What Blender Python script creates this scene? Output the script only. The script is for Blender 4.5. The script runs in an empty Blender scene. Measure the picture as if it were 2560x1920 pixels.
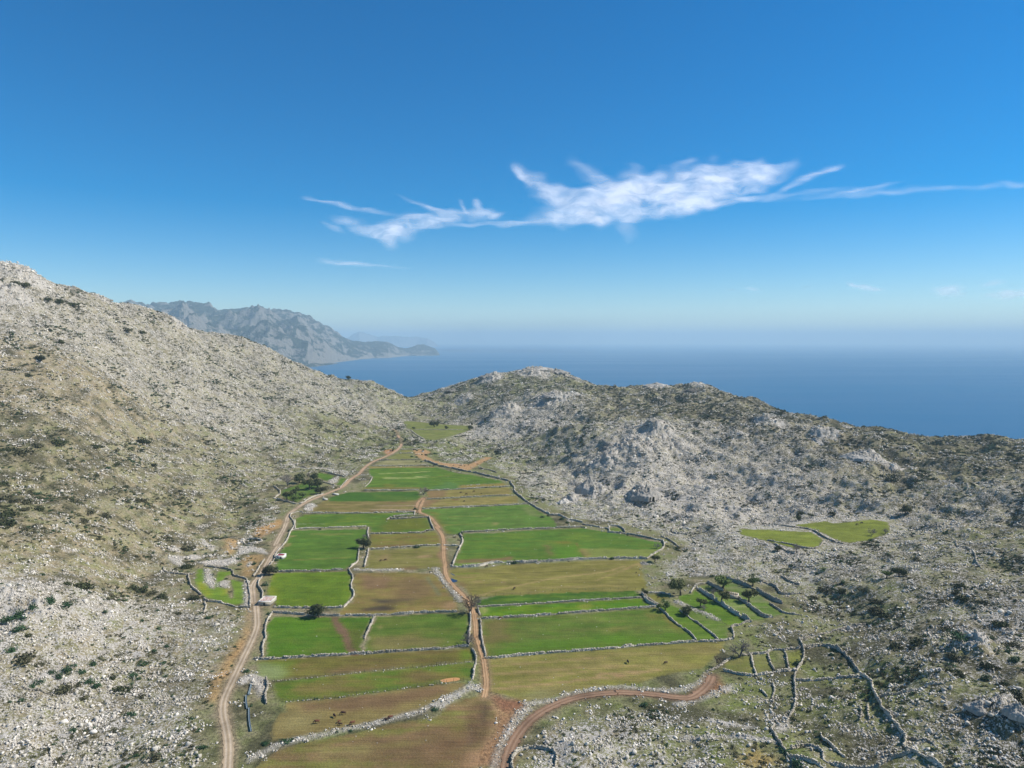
import bpy, math, random
import numpy as np
from mathutils import Vector, Matrix, geometry
random.seed(7); RNG = np.random.default_rng(7)
D2R = math.radians
S = bpy.context.scene
COL = S.collection

# ---------------------------------------------------------------- camera
CAM_H, FPX = 150.0, 1776.0
PITCH = math.atan((960 - 852) / FPX)
cam_d = bpy.data.cameras.new('camera'); cam_d.sensor_width = 36; cam_d.lens = 36 * FPX / 2560
cam_d.clip_start = 1; cam_d.clip_end = 200000
cam = bpy.data.objects.new('camera', cam_d); COL.objects.link(cam)
cam.location = (0, 0, CAM_H); cam.rotation_euler = (math.pi / 2 - PITCH, 0, 0)
S.camera = cam

# ---------------------------------------------------------------- light
SUN_EL, SUN_AZ = D2R(43), D2R(84)          # azimuth clockwise from +Y (the viewing direction)
sd = bpy.data.lights.new('sun', 'SUN'); sd.energy = 5.0; sd.angle = D2R(0.53); sd.color = (1.0, 0.955, 0.89)
sun = bpy.data.objects.new('sun', sd); COL.objects.link(sun)
sv = Vector((math.sin(SUN_AZ) * math.cos(SUN_EL), math.cos(SUN_AZ) * math.cos(SUN_EL), math.sin(SUN_EL)))
sun.rotation_euler = sv.to_track_quat('Z', 'Y').to_euler()

w = bpy.data.worlds.new('World'); S.world = w; w.use_nodes = True
wt = w.node_tree; wt.nodes.clear()
sky = wt.nodes.new('ShaderNodeTexSky'); sky.sky_type = 'NISHITA'; sky.sun_disc = False
sky.sun_elevation = SUN_EL; sky.sun_rotation = SUN_AZ
sky.altitude = 800; sky.air_density = 0.95; sky.dust_density = 0.1; sky.ozone_density = 3.2
hs = wt.nodes.new('ShaderNodeHueSaturation'); hs.inputs['Saturation'].default_value = 1.6
bg = wt.nodes.new('ShaderNodeBackground'); bg.inputs['Strength'].default_value = 0.106
wo = wt.nodes.new('ShaderNodeOutputWorld')
wt.links.new(sky.outputs[0], hs.inputs['Color']); wt.links.new(hs.outputs[0], bg.inputs[0]); wt.links.new(bg.outputs[0], wo.inputs[0])
S.view_settings.view_transform = 'Standard'; S.view_settings.look = 'None'
S.view_settings.exposure = 0.3; S.view_settings.gamma = 1; S.view_settings.use_curve_mapping = False
S.cycles.max_bounces = 6; S.cycles.transparent_max_bounces = 24; S.cycles.volume_bounces = 2
S.cycles.sample_clamp_indirect = 4.0

# ---------------------------------------------------------------- projection helpers (pixels of the 2560 x 1920 photograph)
CP, SP = math.cos(PITCH), math.sin(PITCH)
def ray(px, py):
    px = np.asarray(px, float); py = np.asarray(py, float)
    u = (px - 1280) / FPX; v = (960 - py) / FPX
    return u, CP + v * SP, -SP + v * CP
def at_D(px, py, D):
    dx, dy, dz = ray(px, py)
    return dx / dy * D, D + 0 * dx, CAM_H + dz / dy * D
def flat(px, py, z=0.0):
    dx, dy, dz = ray(px, py); t = (z - CAM_H) / dz
    return dx * t, dy * t
ZO = {'1': (640, 1040, 400 / 2212), '2': (960, 1040, 400 / 2212), '3': (640, 1300, 400 / 2212), '4': (960, 1300, 400 / 2212),
      '5': (640, 1560, 480 / 2212), '6': (1080, 1560, 480 / 2212), 'A': (1240, 1200, 480 / 2212), 'B': (1600, 1380, 400 / 2212),
      'C': (1500, 1560, 480 / 2212), 'D': (1920, 1100, 640 / 2212), 'E': (1880, 1500, 680 / 2212), 'F': (0, 1500, 680 / 2212),
      'G': (0, 1080, 680 / 2212), 'H': (400, 1340, 300 / 2212), 'I': (0, 640, 640 / 2212), 'J': (640, 640, 640 / 2212),
      'K': (1280, 640, 640 / 2212), 'L': (1920, 640, 640 / 2212), 'P': (0, 0, 1.0), 'M': (980, 1110, 100 / 2212),
      'X': (1280, 400, 720 / 2212), 'Y': (760, 460, 560 / 2212)}
def pts(spec):
    """'3 10,20 30,40 | 4 5,6' -> list of photo pixels; each piece in the frame of one enlarged crop"""
    out = []
    for piece in spec.split('|'):
        tk = piece.split(); x0, y0, s = ZO[tk[0]]
        for p in tk[1:]:
            a, b = p.split(','); out.append((x0 + float(a) * s, y0 + float(b) * s))
    return out
def flat_pts(spec, z=0.0):
    p = np.array(pts(spec)); x, y = flat(p[:, 0], p[:, 1], z); return np.stack([x, y], 1)

# ---------------------------------------------------------------- noise
def _h(ix, iy, seed):
    n = (ix.astype(np.int64) * 374761393 + iy.astype(np.int64) * 668265263 + seed * 1442695041) & 0xFFFFFFFF
    n = ((n ^ (n >> 13)) * 1274126177) & 0xFFFFFFFF
    return (n ^ (n >> 16)) & 0xFFFFFFFF
def perlin(x, y, seed=0):
    ix = np.floor(x).astype(np.int64); iy = np.floor(y).astype(np.int64); fx = x - ix; fy = y - iy
    ux = fx * fx * fx * (fx * (fx * 6 - 15) + 10); uy = fy * fy * fy * (fy * (fy * 6 - 15) + 10)
    def g(i, j, dx, dy):
        a = _h(i, j, seed) * (2 * math.pi / 4294967296.0); return np.cos(a) * dx + np.sin(a) * dy
    n00 = g(ix, iy, fx, fy); n10 = g(ix + 1, iy, fx - 1, fy); n01 = g(ix, iy + 1, fx, fy - 1); n11 = g(ix + 1, iy + 1, fx - 1, fy - 1)
    a = n00 + ux * (n10 - n00); b = n01 + ux * (n11 - n01)
    return (a + uy * (b - a)) * 1.5
def fbm(x, y, scale, octv=4, seed=0, gain=0.5):
    r = 0 * x; a = 1.0; s = 1.0 / scale; t = 0
    for i in range(octv):
        r = r + a * perlin(x * s + 17.3 * i, y * s - 9.1 * i, seed + i); t += a; a *= gain; s *= 2.03
    return r / t
def ridged(x, y, scale, octv=4, seed=0):
    r = 0 * x; a = 1.0; s = 1.0 / scale; t = 0
    for i in range(octv):
        r = r + a * (1 - np.abs(perlin(x * s + 3.3 * i, y * s + 7.1 * i, seed + i)) * 2); t += a; a *= 0.5; s *= 2.07
    return r / t
def sstep(a, b, x):
    t = np.clip((x - a) / (b - a), 0, 1); return t * t * (3 - 2 * t)
def inpoly(x, y, P):
    c = np.zeros(x.shape, bool); n = len(P)
    for i in range(n):
        x1, y1 = P[i]; x2, y2 = P[(i + 1) % n]
        if y1 == y2: continue
        c ^= ((y1 > y) != (y2 > y)) & (x < (x2 - x1) * (y - y1) / (y2 - y1) + x1)
    return c

# ---------------------------------------------------------------- raster grid over the valley and its hills
GX0, GX1, GY0, GY1, GR = -1900.0, 1900.0, 60.0, 2700.0, 4.0
NX = int((GX1 - GX0) / GR) + 1; NY = int((GY1 - GY0) / GR) + 1
gx = GX0 + np.arange(NX) * GR; gy = GY0 + np.arange(NY) * GR
MX, MY = np.meshgrid(gx, gy)
def bil(R, x, y, x0=GX0, y0=GY0, r=GR):
    u = np.clip((x - x0) / r, 0, R.shape[1] - 1.001); v = np.clip((y - y0) / r, 0, R.shape[0] - 1.001)
    i = u.astype(int); j = v.astype(int); a = u - i; b = v - j
    if R.ndim == 3: a = a[..., None]; b = b[..., None]
    return (R[j, i] * (1 - a) + R[j, i + 1] * a) * (1 - b) + (R[j + 1, i] * (1 - a) + R[j + 1, i + 1] * a) * b

VALLEY = flat_pts('P 700,2100 600,1950 | F 1780,1366 1790,1200 1760,900 1840,680 1980,380 2030,150 | H 1640,1330 1250,1300 830,1200 620,960 500,720 640,560 1100,560 1400,600 1650,450 | '
    '3 150,400 300,150 380,0 | 1 380,1420 480,1280 230,1150 240,970 500,830 850,740 1250,830 1420,780 1500,640 1880,480 2060,420 | 2 280,440 560,440 650,500 760,650 1100,690 1380,560 1500,570 1420,700 | '
    'A 180,0 400,240 720,380 1000,470 1480,520 1900,640 2100,760 1960,900 | B 200,80 60,520 700,400 960,400 1200,360 1560,440 1980,650 2212,850 1900,930 1560,990 1330,1040 1320,1220 1500,1400 1350,1520 2212,1400 | '
    'E 290,410 290,560 | C 1600,620 1280,800 900,930 400,880 | 6 1400,1100 1150,1240 1000,1500 940,1659 | P 1240,2100')
FARM = flat_pts('2 270,60 700,100 1230,120 1230,200 1100,240 900,300 720,340 590,340 420,240 290,120', 3.0)
MEAD = flat_pts('P 1845,1318 1925,1318 | D 230,725 500,690 900,680 1050,705 1060,800 870,880 690,900 560,900 | P 2045,1372 1985,1374 1920,1356 1848,1338', 4.0)
mask_flat = inpoly(MX, MY, VALLEY)
def dist_field(m, n=26):
    d = np.where(m, 0.0, 1e6)
    for k in range(n):
        p = np.pad(d, 1, constant_values=1e6)
        d = np.minimum(d, np.minimum.reduce([p[:-2, 1:-1] + 1, p[2:, 1:-1] + 1, p[1:-1, :-2] + 1, p[1:-1, 2:] + 1,
            p[:-2, :-2] + 1.414, p[:-2, 2:] + 1.414, p[2:, :-2] + 1.414, p[2:, 2:] + 1.414]))
    return np.minimum(d, n) * GR
d_flat = dist_field(mask_flat); d_farm = dist_field(inpoly(MX, MY, FARM), 12); d_mead = dist_field(inpoly(MX, MY, MEAD), 12)

CTRL = {
 -300: [(1900,240),(1500,330),(1300,420),(1100,540),(950,660),(800,780),(600,900)],
 0: [(1900,243),(1700,285),(1500,335),(1300,430),(1100,560),(950,700),(800,830),(668,950)],
 200: [(1900,250),(1700,300),(1500,360),(1300,470),(1100,620),(950,780),(850,900),(735,1040)],
 400: [(1900,253),(1700,312),(1500,400),(1350,505),(1200,660),(1100,780),(1000,900),(900,1020),(784,1150)],
 600: [(1300,590),(1200,730),(1100,900),(1000,1060),(920,1200),(843,1310)],
 750: [(1180,812),(1100,980),(1020,1120),(960,1260),(912,1370)],
 870: [(1100,1050),(1040,1180),(990,1320),(950,1430)],
 930: [(1060,1200),(1000,1330),(950,1440)],
 1007: [(1040,1340),(996,1520)],
 1100: [(1000,1450),(974,1560)],
 1216: [(1110,1060),(1050,1210),(1000,1350),(939,1560)],
 1350: [(1200,765),(1150,880),(1080,1050),(1010,1220),(985,1260),(960,1450),(926,1620)],
 1440: [(1240,686),(1180,790),(1120,880),(1060,960),(1020,1150),(990,1240),(970,1420),(943,1580)],
 1540: [(1060,1000),(1010,1200),(972,1500)],
 1600: [(1310,580),(1250,650),(1180,730),(1110,820),(1072,880),(1050,1000),(1010,1180),(966,1480)],
 1700: [(969,1420)],
 1800: [(1300,592),(1250,655),(1180,760),(1110,860),(1070,930),(1040,1010),(1010,1150),(977,1350)],
 1900: [(1001,1200)],
 2000: [(1900,240),(1700,300),(1500,390),(1370,495),(1320,560),(1250,650),(1180,730),(1110,820),(1075,900),(1041,1050)],
 2130: [(1062,1020)],
 2250: [(1900,235),(1700,285),(1500,370),(1340,510),(1280,590),(1200,680),(1150,750),(1110,850),(1082,1000)],
 2370: [(1106,950)],
 2460: [(1087,960)],
 2560: [(1900,223),(1700,268),(1500,343),(1350,448),(1250,560),(1180,680),(1130,820),(1103,950)],
 2850: [(1900,220),(1700,260),(1500,320),(1350,410),(1200,580),(1110,850)]}
cx, cy, cz = [], [], []
for px, L in CTRL.items():
    for py, D in L:
        a, b, c = at_D(px, py, D); cx.append(float(a)); cy.append(float(b)); cz.append(float(c))
    py, D = L[-1]
    if D > 820:
        a, b, c = at_D(px, py, D)
        for dd, dz in ((170, -38), (480, -140), (950, -230)):
            f = (D + dd) / D; cx.append(float(a) * f); cy.append(D + dd); cz.append(max(-235.0, float(c) + dz))
for k in range(0, len(VALLEY), 2):
    cx.append(VALLEY[k][0]); cy.append(VALLEY[k][1]); cz.append(0.0)
for p, z in list((p, 3.0) for p in FARM[::2]) + list((p, 4.0) for p in MEAD[::3]):
    cx.append(p[0]); cy.append(p[1]); cz.append(z)
for yy in (60, 150): 
    for xx, zz in ((-900, 230), (-450, 90), (-250, 30), (-90, 0), (0, 0), (120, 5), (300, 18), (700, 20)): cx.append(xx); cy.append(yy); cz.append(zz)
cx = np.array(cx) / 1000; cy = np.array(cy) / 1000; cz = np.array(cz)
def _k(r2): return np.where(r2 > 1e-12, 0.5 * r2 * np.log(r2 + 1e-12), 0)
n = len(cx)
A = np.zeros((n + 3, n + 3)); A[:n, :n] = _k((cx[:, None] - cx) ** 2 + (cy[:, None] - cy) ** 2) + np.eye(n) * 2e-5
A[:n, n] = 1; A[:n, n + 1] = cx; A[:n, n + 2] = cy; A[n:, :n] = A[:n, n:].T
wts = np.linalg.solve(A, np.concatenate([cz, [0, 0, 0]]))
def rbf(x, y):
    sh = x.shape; x = x.ravel() / 1000; y = y.ravel() / 1000; o = wts[n] + wts[n + 1] * x + wts[n + 2] * y
    for i in range(n): o = o + wts[i] * _k((x - cx[i]) ** 2 + (y - cy[i]) ** 2)
    return o.reshape(sh)
cxs = slice(None, None, 3)
HBc = rbf(MX[cxs, cxs], MY[cxs, cxs])
HB = bil(HBc, MX, MY, GX0, GY0, GR * 3)
for _ in range(3):
    p = np.pad(HB, 1, mode='edge'); HB = (p[:-2, 1:-1] + p[2:, 1:-1] + p[1:-1, :-2] + p[1:-1, 2:] + 2 * p[1:-1, 1:-1]) / 6
wv = sstep(4, 62, d_flat); HB = np.where(MY < 1250, HB * wv, HB)
wf = sstep(4, 36, d_farm); HB = 3.0 + (HB - 3.0) * wf
wm = sstep(4, 36, d_mead); HB = 4.0 + (HB - 4.0) * wm
HB = np.maximum(HB, -240)
FLATW = np.minimum(np.minimum(sstep(0, 45, d_flat), sstep(2, 30, d_farm)), sstep(2, 30, d_mead))

def ground0(px, py, tmin=150, tmax=3600):
    """where the line of sight of a photo pixel meets the land"""
    px = np.atleast_1d(np.asarray(px, float)); py = np.atleast_1d(np.asarray(py, float))
    dx, dy, dz = ray(px, py); t = np.full(px.shape, float(tmin)); hit = np.zeros(px.shape, bool); tp = t.copy()
    while t.min() < tmax and not hit.all():
        x = dx * t; y = dy * t; z = CAM_H + dz * t; under = (z < bil(HB, x, y)) & ~hit
        hit |= under; tp = np.where(hit, tp, t); t = np.where(hit, t, t * 1.004 + 0.5)
        if (t[~hit] > tmax).all(): break
    lo, hi = tp, t
    for _ in range(12):
        m = (lo + hi) / 2; u = CAM_H + dz * m < bil(HB, dx * m, dy * m); hi = np.where(u, m, hi); lo = np.where(u, lo, m)
    return dx * hi, dy * hi
# rock knolls and crags: (pixel, radius m, height m)
CRAGS = [(1478,1232,12,8),(1440,1245,8,6),(1600,1235,9,7),(1580,1120,24,10),(1510,1160,14,8),(1640,1082,18,8),(1700,1110,14,6),(1265,1032,18,9),(1380,1000,24,9),
 (1430,990,18,7),(1228,948,20,9),(1335,934,30,7),(1400,935,20,5),(1160,1000,18,5),(2062,1087,14,7),(2185,1140,14,6),(2235,1150,12,6),(2430,1625,7,5),(2330,1700,5,3),
 (1850,1090,14,6),(1925,1060,18,6),(2172,1060,12,5),(2295,1078,10,5),(1640,968,20,6),(1745,970,16,5),(1500,962,16,4),(60,690,26,8),(255,752,12,6),(30,740,20,7),
 (110,1540,10,4),(40,1500,9,4),(170,1600,6,2),(450,815,18,4),(545,815,18,4),(915,946,22,3),(1490,1215,7,6),(2500,1780,6,4),(2540,1820,6,4),(1450,1880,6,2),(1350,1010,14,5),
 (1320,1060,14,5),(2020,1230,10,2),(2440,1330,8,2),(1700,1180,9,3),(1780,1130,9,4)]
_c = np.array([c[:2] for c in CRAGS], float); _cx, _cy = ground0(_c[:, 0], _c[:, 1])
def crag_field(x, y):
    m = 0 * x
    for (a, b, r, h), X, Y in zip(CRAGS, _cx, _cy):
        q = ((x - X) ** 2 + (y - Y) ** 2) / (r * r)
        m = np.maximum(m, np.exp(-q * 0.7) * h)
    return m
CR = crag_field(MX, MY)
def H(x, y):
    x = np.asarray(x, float); y = np.asarray(y, float)
    h = bil(HB, x, y); fw = bil(FLATW, x, y); c = bil(CR, x, y)
    big = (fbm(x, y, 75, 3, 11) * 6.0 + fbm(x, y, 21, 3, 21) * 2.8) * (.5 + .5 * sstep(350, 600, y))
    rg = ridged(x * 1.0 + y * .25, y * 1.4, 9, 3, 31)
    ja = np.floor(ridged(x, y * 1.5, 6.5, 3, 41) * 5) / 5
    side = (.55 + .45 * sstep(-60, 120, x - (y - 900) * .12)) * (.22 + .78 * sstep(400, 640, y))
    rug = (ridged(x + y * .3, y - x * .2, 120, 4, 61) - .66) * 13 + (ridged(x, y * 1.2, 42, 3, 71) - .62) * 5.5
    hb = h + big; st = hb / 5.0 + fbm(x, y, 60, 2, 81) * 1.2; led = (st - np.floor(st)); led = (sstep(.0, .75, led) - led) * 3.4
    return h + fw * (big + rug * side + led * (.5 + .5 * side) + np.clip(rg - .35, 0, 1) * 1.3) + c * (1.1 * sstep(.05, .75, rg * .6 + .4) + 0.9 * ja)
def Hs(x, y): return float(H(np.array([x]), np.array([y]))[0])
# ================================================================ materials
def C(r, g, b):
    f = lambda c: (c / 255 / 12.92) if c <= 10 else ((c / 255 + 0.055) / 1.055) ** 2.4
    return np.array([f(r), f(g), f(b)])
class NT:
    def __init__(s, name):
        s.m = bpy.data.materials.new(name); s.m.use_nodes = True; s.t = s.m.node_tree; s.t.nodes.clear()
        s.out = s.n('ShaderNodeOutputMaterial')
    def n(s, kind, **kw):
        nd = s.t.nodes.new(kind)
        for k, v in kw.items(): setattr(nd, k, v)
        return nd
    def l(s, a, b): s.t.links.new(a, b)
    def set(s, nd, **kw):
        for k, v in kw.items(): nd.inputs[k.replace('_', ' ')].default_value = v
        return nd
    def noise(s, vec, scale, detail=3, rough=0.55):
        nd = s.n('ShaderNodeTexNoise'); s.l(vec, nd.inputs['Vector']); s.set(nd, Scale=scale, Detail=detail, Roughness=rough); return nd.outputs['Fac']
    def ramp(s, fac, stops):
        nd = s.n('ShaderNodeValToRGB'); s.l(fac, nd.inputs[0]); e = nd.color_ramp.elements
        while len(e) < len(stops): e.new(0.5)
        for k, (p, c) in enumerate(stops):
            e[k].position = p; e[k].color = (*c, 1) if len(c) == 3 else c
        return nd.outputs[0]
    def mapr(s, fac, a, b, c, d):
        nd = s.n('ShaderNodeMapRange'); s.l(fac, nd.inputs[0])
        for i, v in enumerate((a, b, c, d)): nd.inputs[i + 1].default_value = v
        return nd.outputs[0]
    def math(s, op, a, b):
        nd = s.n('ShaderNodeMath', operation=op)
        for i, v in enumerate((a, b)):
            if isinstance(v, (int, float)): nd.inputs[i].default_value = v
            else: s.l(v, nd.inputs[i])
        return nd.outputs[0]
    def mix(s, fac, a, b, mode='MIX'):
        nd = s.n('ShaderNodeMix', data_type='RGBA', blend_type=mode)
        for i, v in ((0, fac), (6, a), (7, b)):
            if isinstance(v, (int, float)): nd.inputs[i].default_value = v
            elif isinstance(v, (tuple, list, np.ndarray)): nd.inputs[i].default_value = (float(v[0]), float(v[1]), float(v[2]), 1)
            else: s.l(v, nd.inputs[i])
        return nd.outputs[2]
    def bump(s, h, dist, strength=1.0):
        nd = s.n('ShaderNodeBump'); s.l(h, nd.inputs['Height']); nd.inputs['Distance'].default_value = dist; nd.inputs['Strength'].default_value = strength; return nd.outputs[0]
    def bsdf(s, col, rough=0.9, normal=None, spec=0.2):
        b = s.n('ShaderNodeBsdfPrincipled')
        if isinstance(col, (tuple, list, np.ndarray)): b.inputs['Base Color'].default_value = (float(col[0]), float(col[1]), float(col[2]), 1)
        else: s.l(col, b.inputs['Base Color'])
        b.inputs['Roughness'].default_value = rough; b.inputs['Specular IOR Level'].default_value = spec
        if normal is not None: s.l(normal, b.inputs['Normal'])
        s.l(b.outputs[0], s.out.inputs[0]); return b
    def pos(s): return s.n('ShaderNodeNewGeometry').outputs['Position']
    def attr(s, name, out='Color'): return s.n('ShaderNodeAttribute', attribute_name=name).outputs[out]

def mat_land():
    s = NT('rocky_ground'); p = s.pos(); base = s.attr('col'); rk = s.attr('rock', 'Fac')
    n1 = s.noise(p, 0.9, 4, .7); n2 = s.noise(p, 0.16, 4, .6); n3 = s.noise(p, 2.6, 2, .6)
    v = s.math('ADD', s.math('MULTIPLY', n1, .55), s.math('ADD', s.math('MULTIPLY', n2, .25), s.math('MULTIPLY', n3, .2)))
    th = s.mapr(rk, 0, 1, .655, .45)
    k = s.mapr(s.math('SUBTRACT', v, th), -.02, .035, 0, 1)
    stone = s.ramp(n3, [(.3, C(134, 128, 117)), (.7, C(208, 200, 188))])
    lum = s.mapr(s.noise(p, 0.7, 4, .7), .34, .66, .5, 1.38)
    soil = s.mix(1.0, base, s.n('ShaderNodeCombineColor').outputs[0], 'MULTIPLY') if False else base
    vm = s.n('ShaderNodeVectorMath', operation='SCALE'); s.l(base, vm.inputs[0]); s.l(lum, vm.inputs['Scale'])
    col = s.mix(k, vm.outputs[0], stone)
    s.bsdf(col, .95, s.bump(v, 1.1, .9), .1); return s.m
def mat_attr(name, amp=0.25, nscale=1.2, bumpd=0.15, rough=.95, rows=0.0):
    s = NT(name); p = s.pos(); base = s.attr('col')
    n1 = s.noise(p, nscale, 4, .65); n2 = s.noise(p, .11, 3, .55)
    f = s.math('ADD', s.math('MULTIPLY', n1, .6), s.math('MULTIPLY', n2, .4))
    lum = s.mapr(f, .32, .68, 1 - amp, 1 + amp)
    if rows:
        mr = s.n('ShaderNodeMapping'); s.l(p, mr.inputs[0]); mr.inputs['Rotation'].default_value = (0, 0, -.07); mr.inputs['Scale'].default_value = (.05, 1.25, 1)
        lum = s.math('MULTIPLY', lum, s.mapr(s.noise(mr.outputs[0], 1.0, 5, .72), .33, .67, 1 - rows, 1 + rows))
    vm = s.n('ShaderNodeVectorMath', operation='SCALE'); s.l(base, vm.inputs[0]); s.l(lum, vm.inputs['Scale'])
    s.bsdf(vm.outputs[0], rough, s.bump(n1, bumpd), .08); return s.m
def mat_stone(name, lo, hi, lichen=None):
    s = NT(name); p = s.n('ShaderNodeTexCoord').outputs['Object']; w_ = s.pos(); rnd = s.n('ShaderNodeObjectInfo').outputs['Random']
    n1 = s.noise(w_, 1.7, 4, .65); isl = s.n('ShaderNodeNewGeometry').outputs['Random Per Island']
    t = s.math('ADD', s.math('MULTIPLY', n1, .5), s.math('ADD', s.math('MULTIPLY', rnd, .2), s.math('MULTIPLY', isl, .35)))
    col = s.ramp(t, [(.25, lo), (.75, hi)])
    big = s.noise(w_, .05, 3, .5)
    col = s.mix(s.mapr(big, .42, .62, 0, .5), col, lichen if lichen is not None else lo)
    s.bsdf(col, .92, s.bump(n1, .25, .8), .15); return s.m
def mat_leaf(name, lo, hi, rough=.75):
    s = NT(name); isl = s.n('ShaderNodeNewGeometry').outputs['Random Per Island']; rnd = s.n('ShaderNodeObjectInfo').outputs['Random']
    n1 = s.noise(s.pos(), .8, 2)
    t = s.math('ADD', s.math('MULTIPLY', isl, .5), s.math('ADD', s.math('MULTIPLY', rnd, .3), s.math('MULTIPLY', n1, .25)))
    s.bsdf(s.ramp(t, [(.2, lo), (.85, hi)]), rough, None, .15); return s.m
def mat_plain(name, col, rough=.8, amp=.15, nscale=3.0, bumpd=.02, metal=0):
    s = NT(name); n1 = s.noise(s.pos(), nscale, 4, .6)
    c = s.ramp(n1, [(.3, np.array(col) * (1 - amp)), (.7, np.clip(np.array(col) * (1 + amp), 0, .95))])
    b = s.bsdf(c, rough, s.bump(n1, bumpd), .3); b.inputs['Metallic'].default_value = metal; return s.m

M_LAND = mat_land()
M_FIELD = mat_attr('field_grass', .3, 1.1, .3, rows=.24)
M_ROAD = mat_attr('dirt_road', .16, 1.1, .1)
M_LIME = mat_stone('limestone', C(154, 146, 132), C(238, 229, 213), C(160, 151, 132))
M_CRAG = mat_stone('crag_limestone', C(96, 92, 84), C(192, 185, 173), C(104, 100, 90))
M_WALL = mat_stone('dry_stone', C(126, 118, 103), C(224, 213, 192), C(138, 129, 110))
M_LEAF_G = mat_leaf('leaf_green', (.018, .048, .02), (.065, .13, .05))
M_LEAF_D = mat_leaf('leaf_dark_olive', (.024, .03, .012), (.09, .1, .04))
M_LEAF_L = mat_leaf('leaf_light_green', (.05, .075, .018), (.14, .19, .05))
M_LEAF_B = mat_leaf('leaf_brown_scrub', (.05, .05, .025), (.14, .13, .065))
M_LEAF_O = mat_leaf('leaf_olive_brown', (.05, .055, .02), (.16, .17, .06))
M_TWIG = mat_leaf('twig_grey', (.12, .105, .095), (.24, .21, .19))
M_TWIGB = mat_leaf('twig_brown', (.07, .05, .035), (.16, .12, .09))
M_BARK = mat_plain('bark', (.09, .07, .05), .95, .3)

# ================================================================ object helpers
def tag(o, label=None, cat=None, group=None, kind=None):
    if label: o['label'] = label
    if cat: o['category'] = cat
    if group: o['group'] = group
    if kind: o['kind'] = kind
    return o
def mesh_np(name, V, F, mat, parent=None, smooth=False, attrs=None, loc=None):
    """V (n,3), F (m,k) with k = 3 or 4, or a list of index lists"""
    me = bpy.data.meshes.new(name)
    if isinstance(F, np.ndarray):
        V = np.asarray(V, np.float32); k = F.shape[1]
        me.vertices.add(len(V)); me.vertices.foreach_set('co', V.ravel())
        me.loops.add(F.size); me.loops.foreach_set('vertex_index', F.astype(np.int32).ravel())
        me.polygons.add(len(F)); me.polygons.foreach_set('loop_start', np.arange(0, F.size, k, dtype=np.int32))
        me.update(calc_edges=True)
    else:
        me.from_pydata([tuple(map(float, v)) for v in V], [], F); me.update()
    if mat: me.materials.append(mat)
    if smooth: me.polygons.foreach_set('use_smooth', np.ones(len(me.polygons), bool))
    for k_, a in (attrs or {}).items():
        a = np.asarray(a, np.float32)
        if a.ndim == 2:
            at = me.attributes.new(k_, 'FLOAT_COLOR', 'POINT'); at.data.foreach_set('color', np.concatenate([a, np.ones((len(a), 1), np.float32)], 1).ravel())
        else:
            at = me.attributes.new(k_, 'FLOAT', 'POINT'); at.data.foreach_set('value', a)
    o = bpy.data.objects.new(name, me); COL.objects.link(o)
    if parent is not None: o.parent = parent
    if loc is not None: o.location = loc
    return o
def grid_faces(nr, nc):
    i = np.arange(nr - 1)[:, None] * nc + np.arange(nc - 1)[None, :]
    i = i.ravel(); return np.stack([i, i + 1, i + nc + 1, i + nc], 1)

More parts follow.
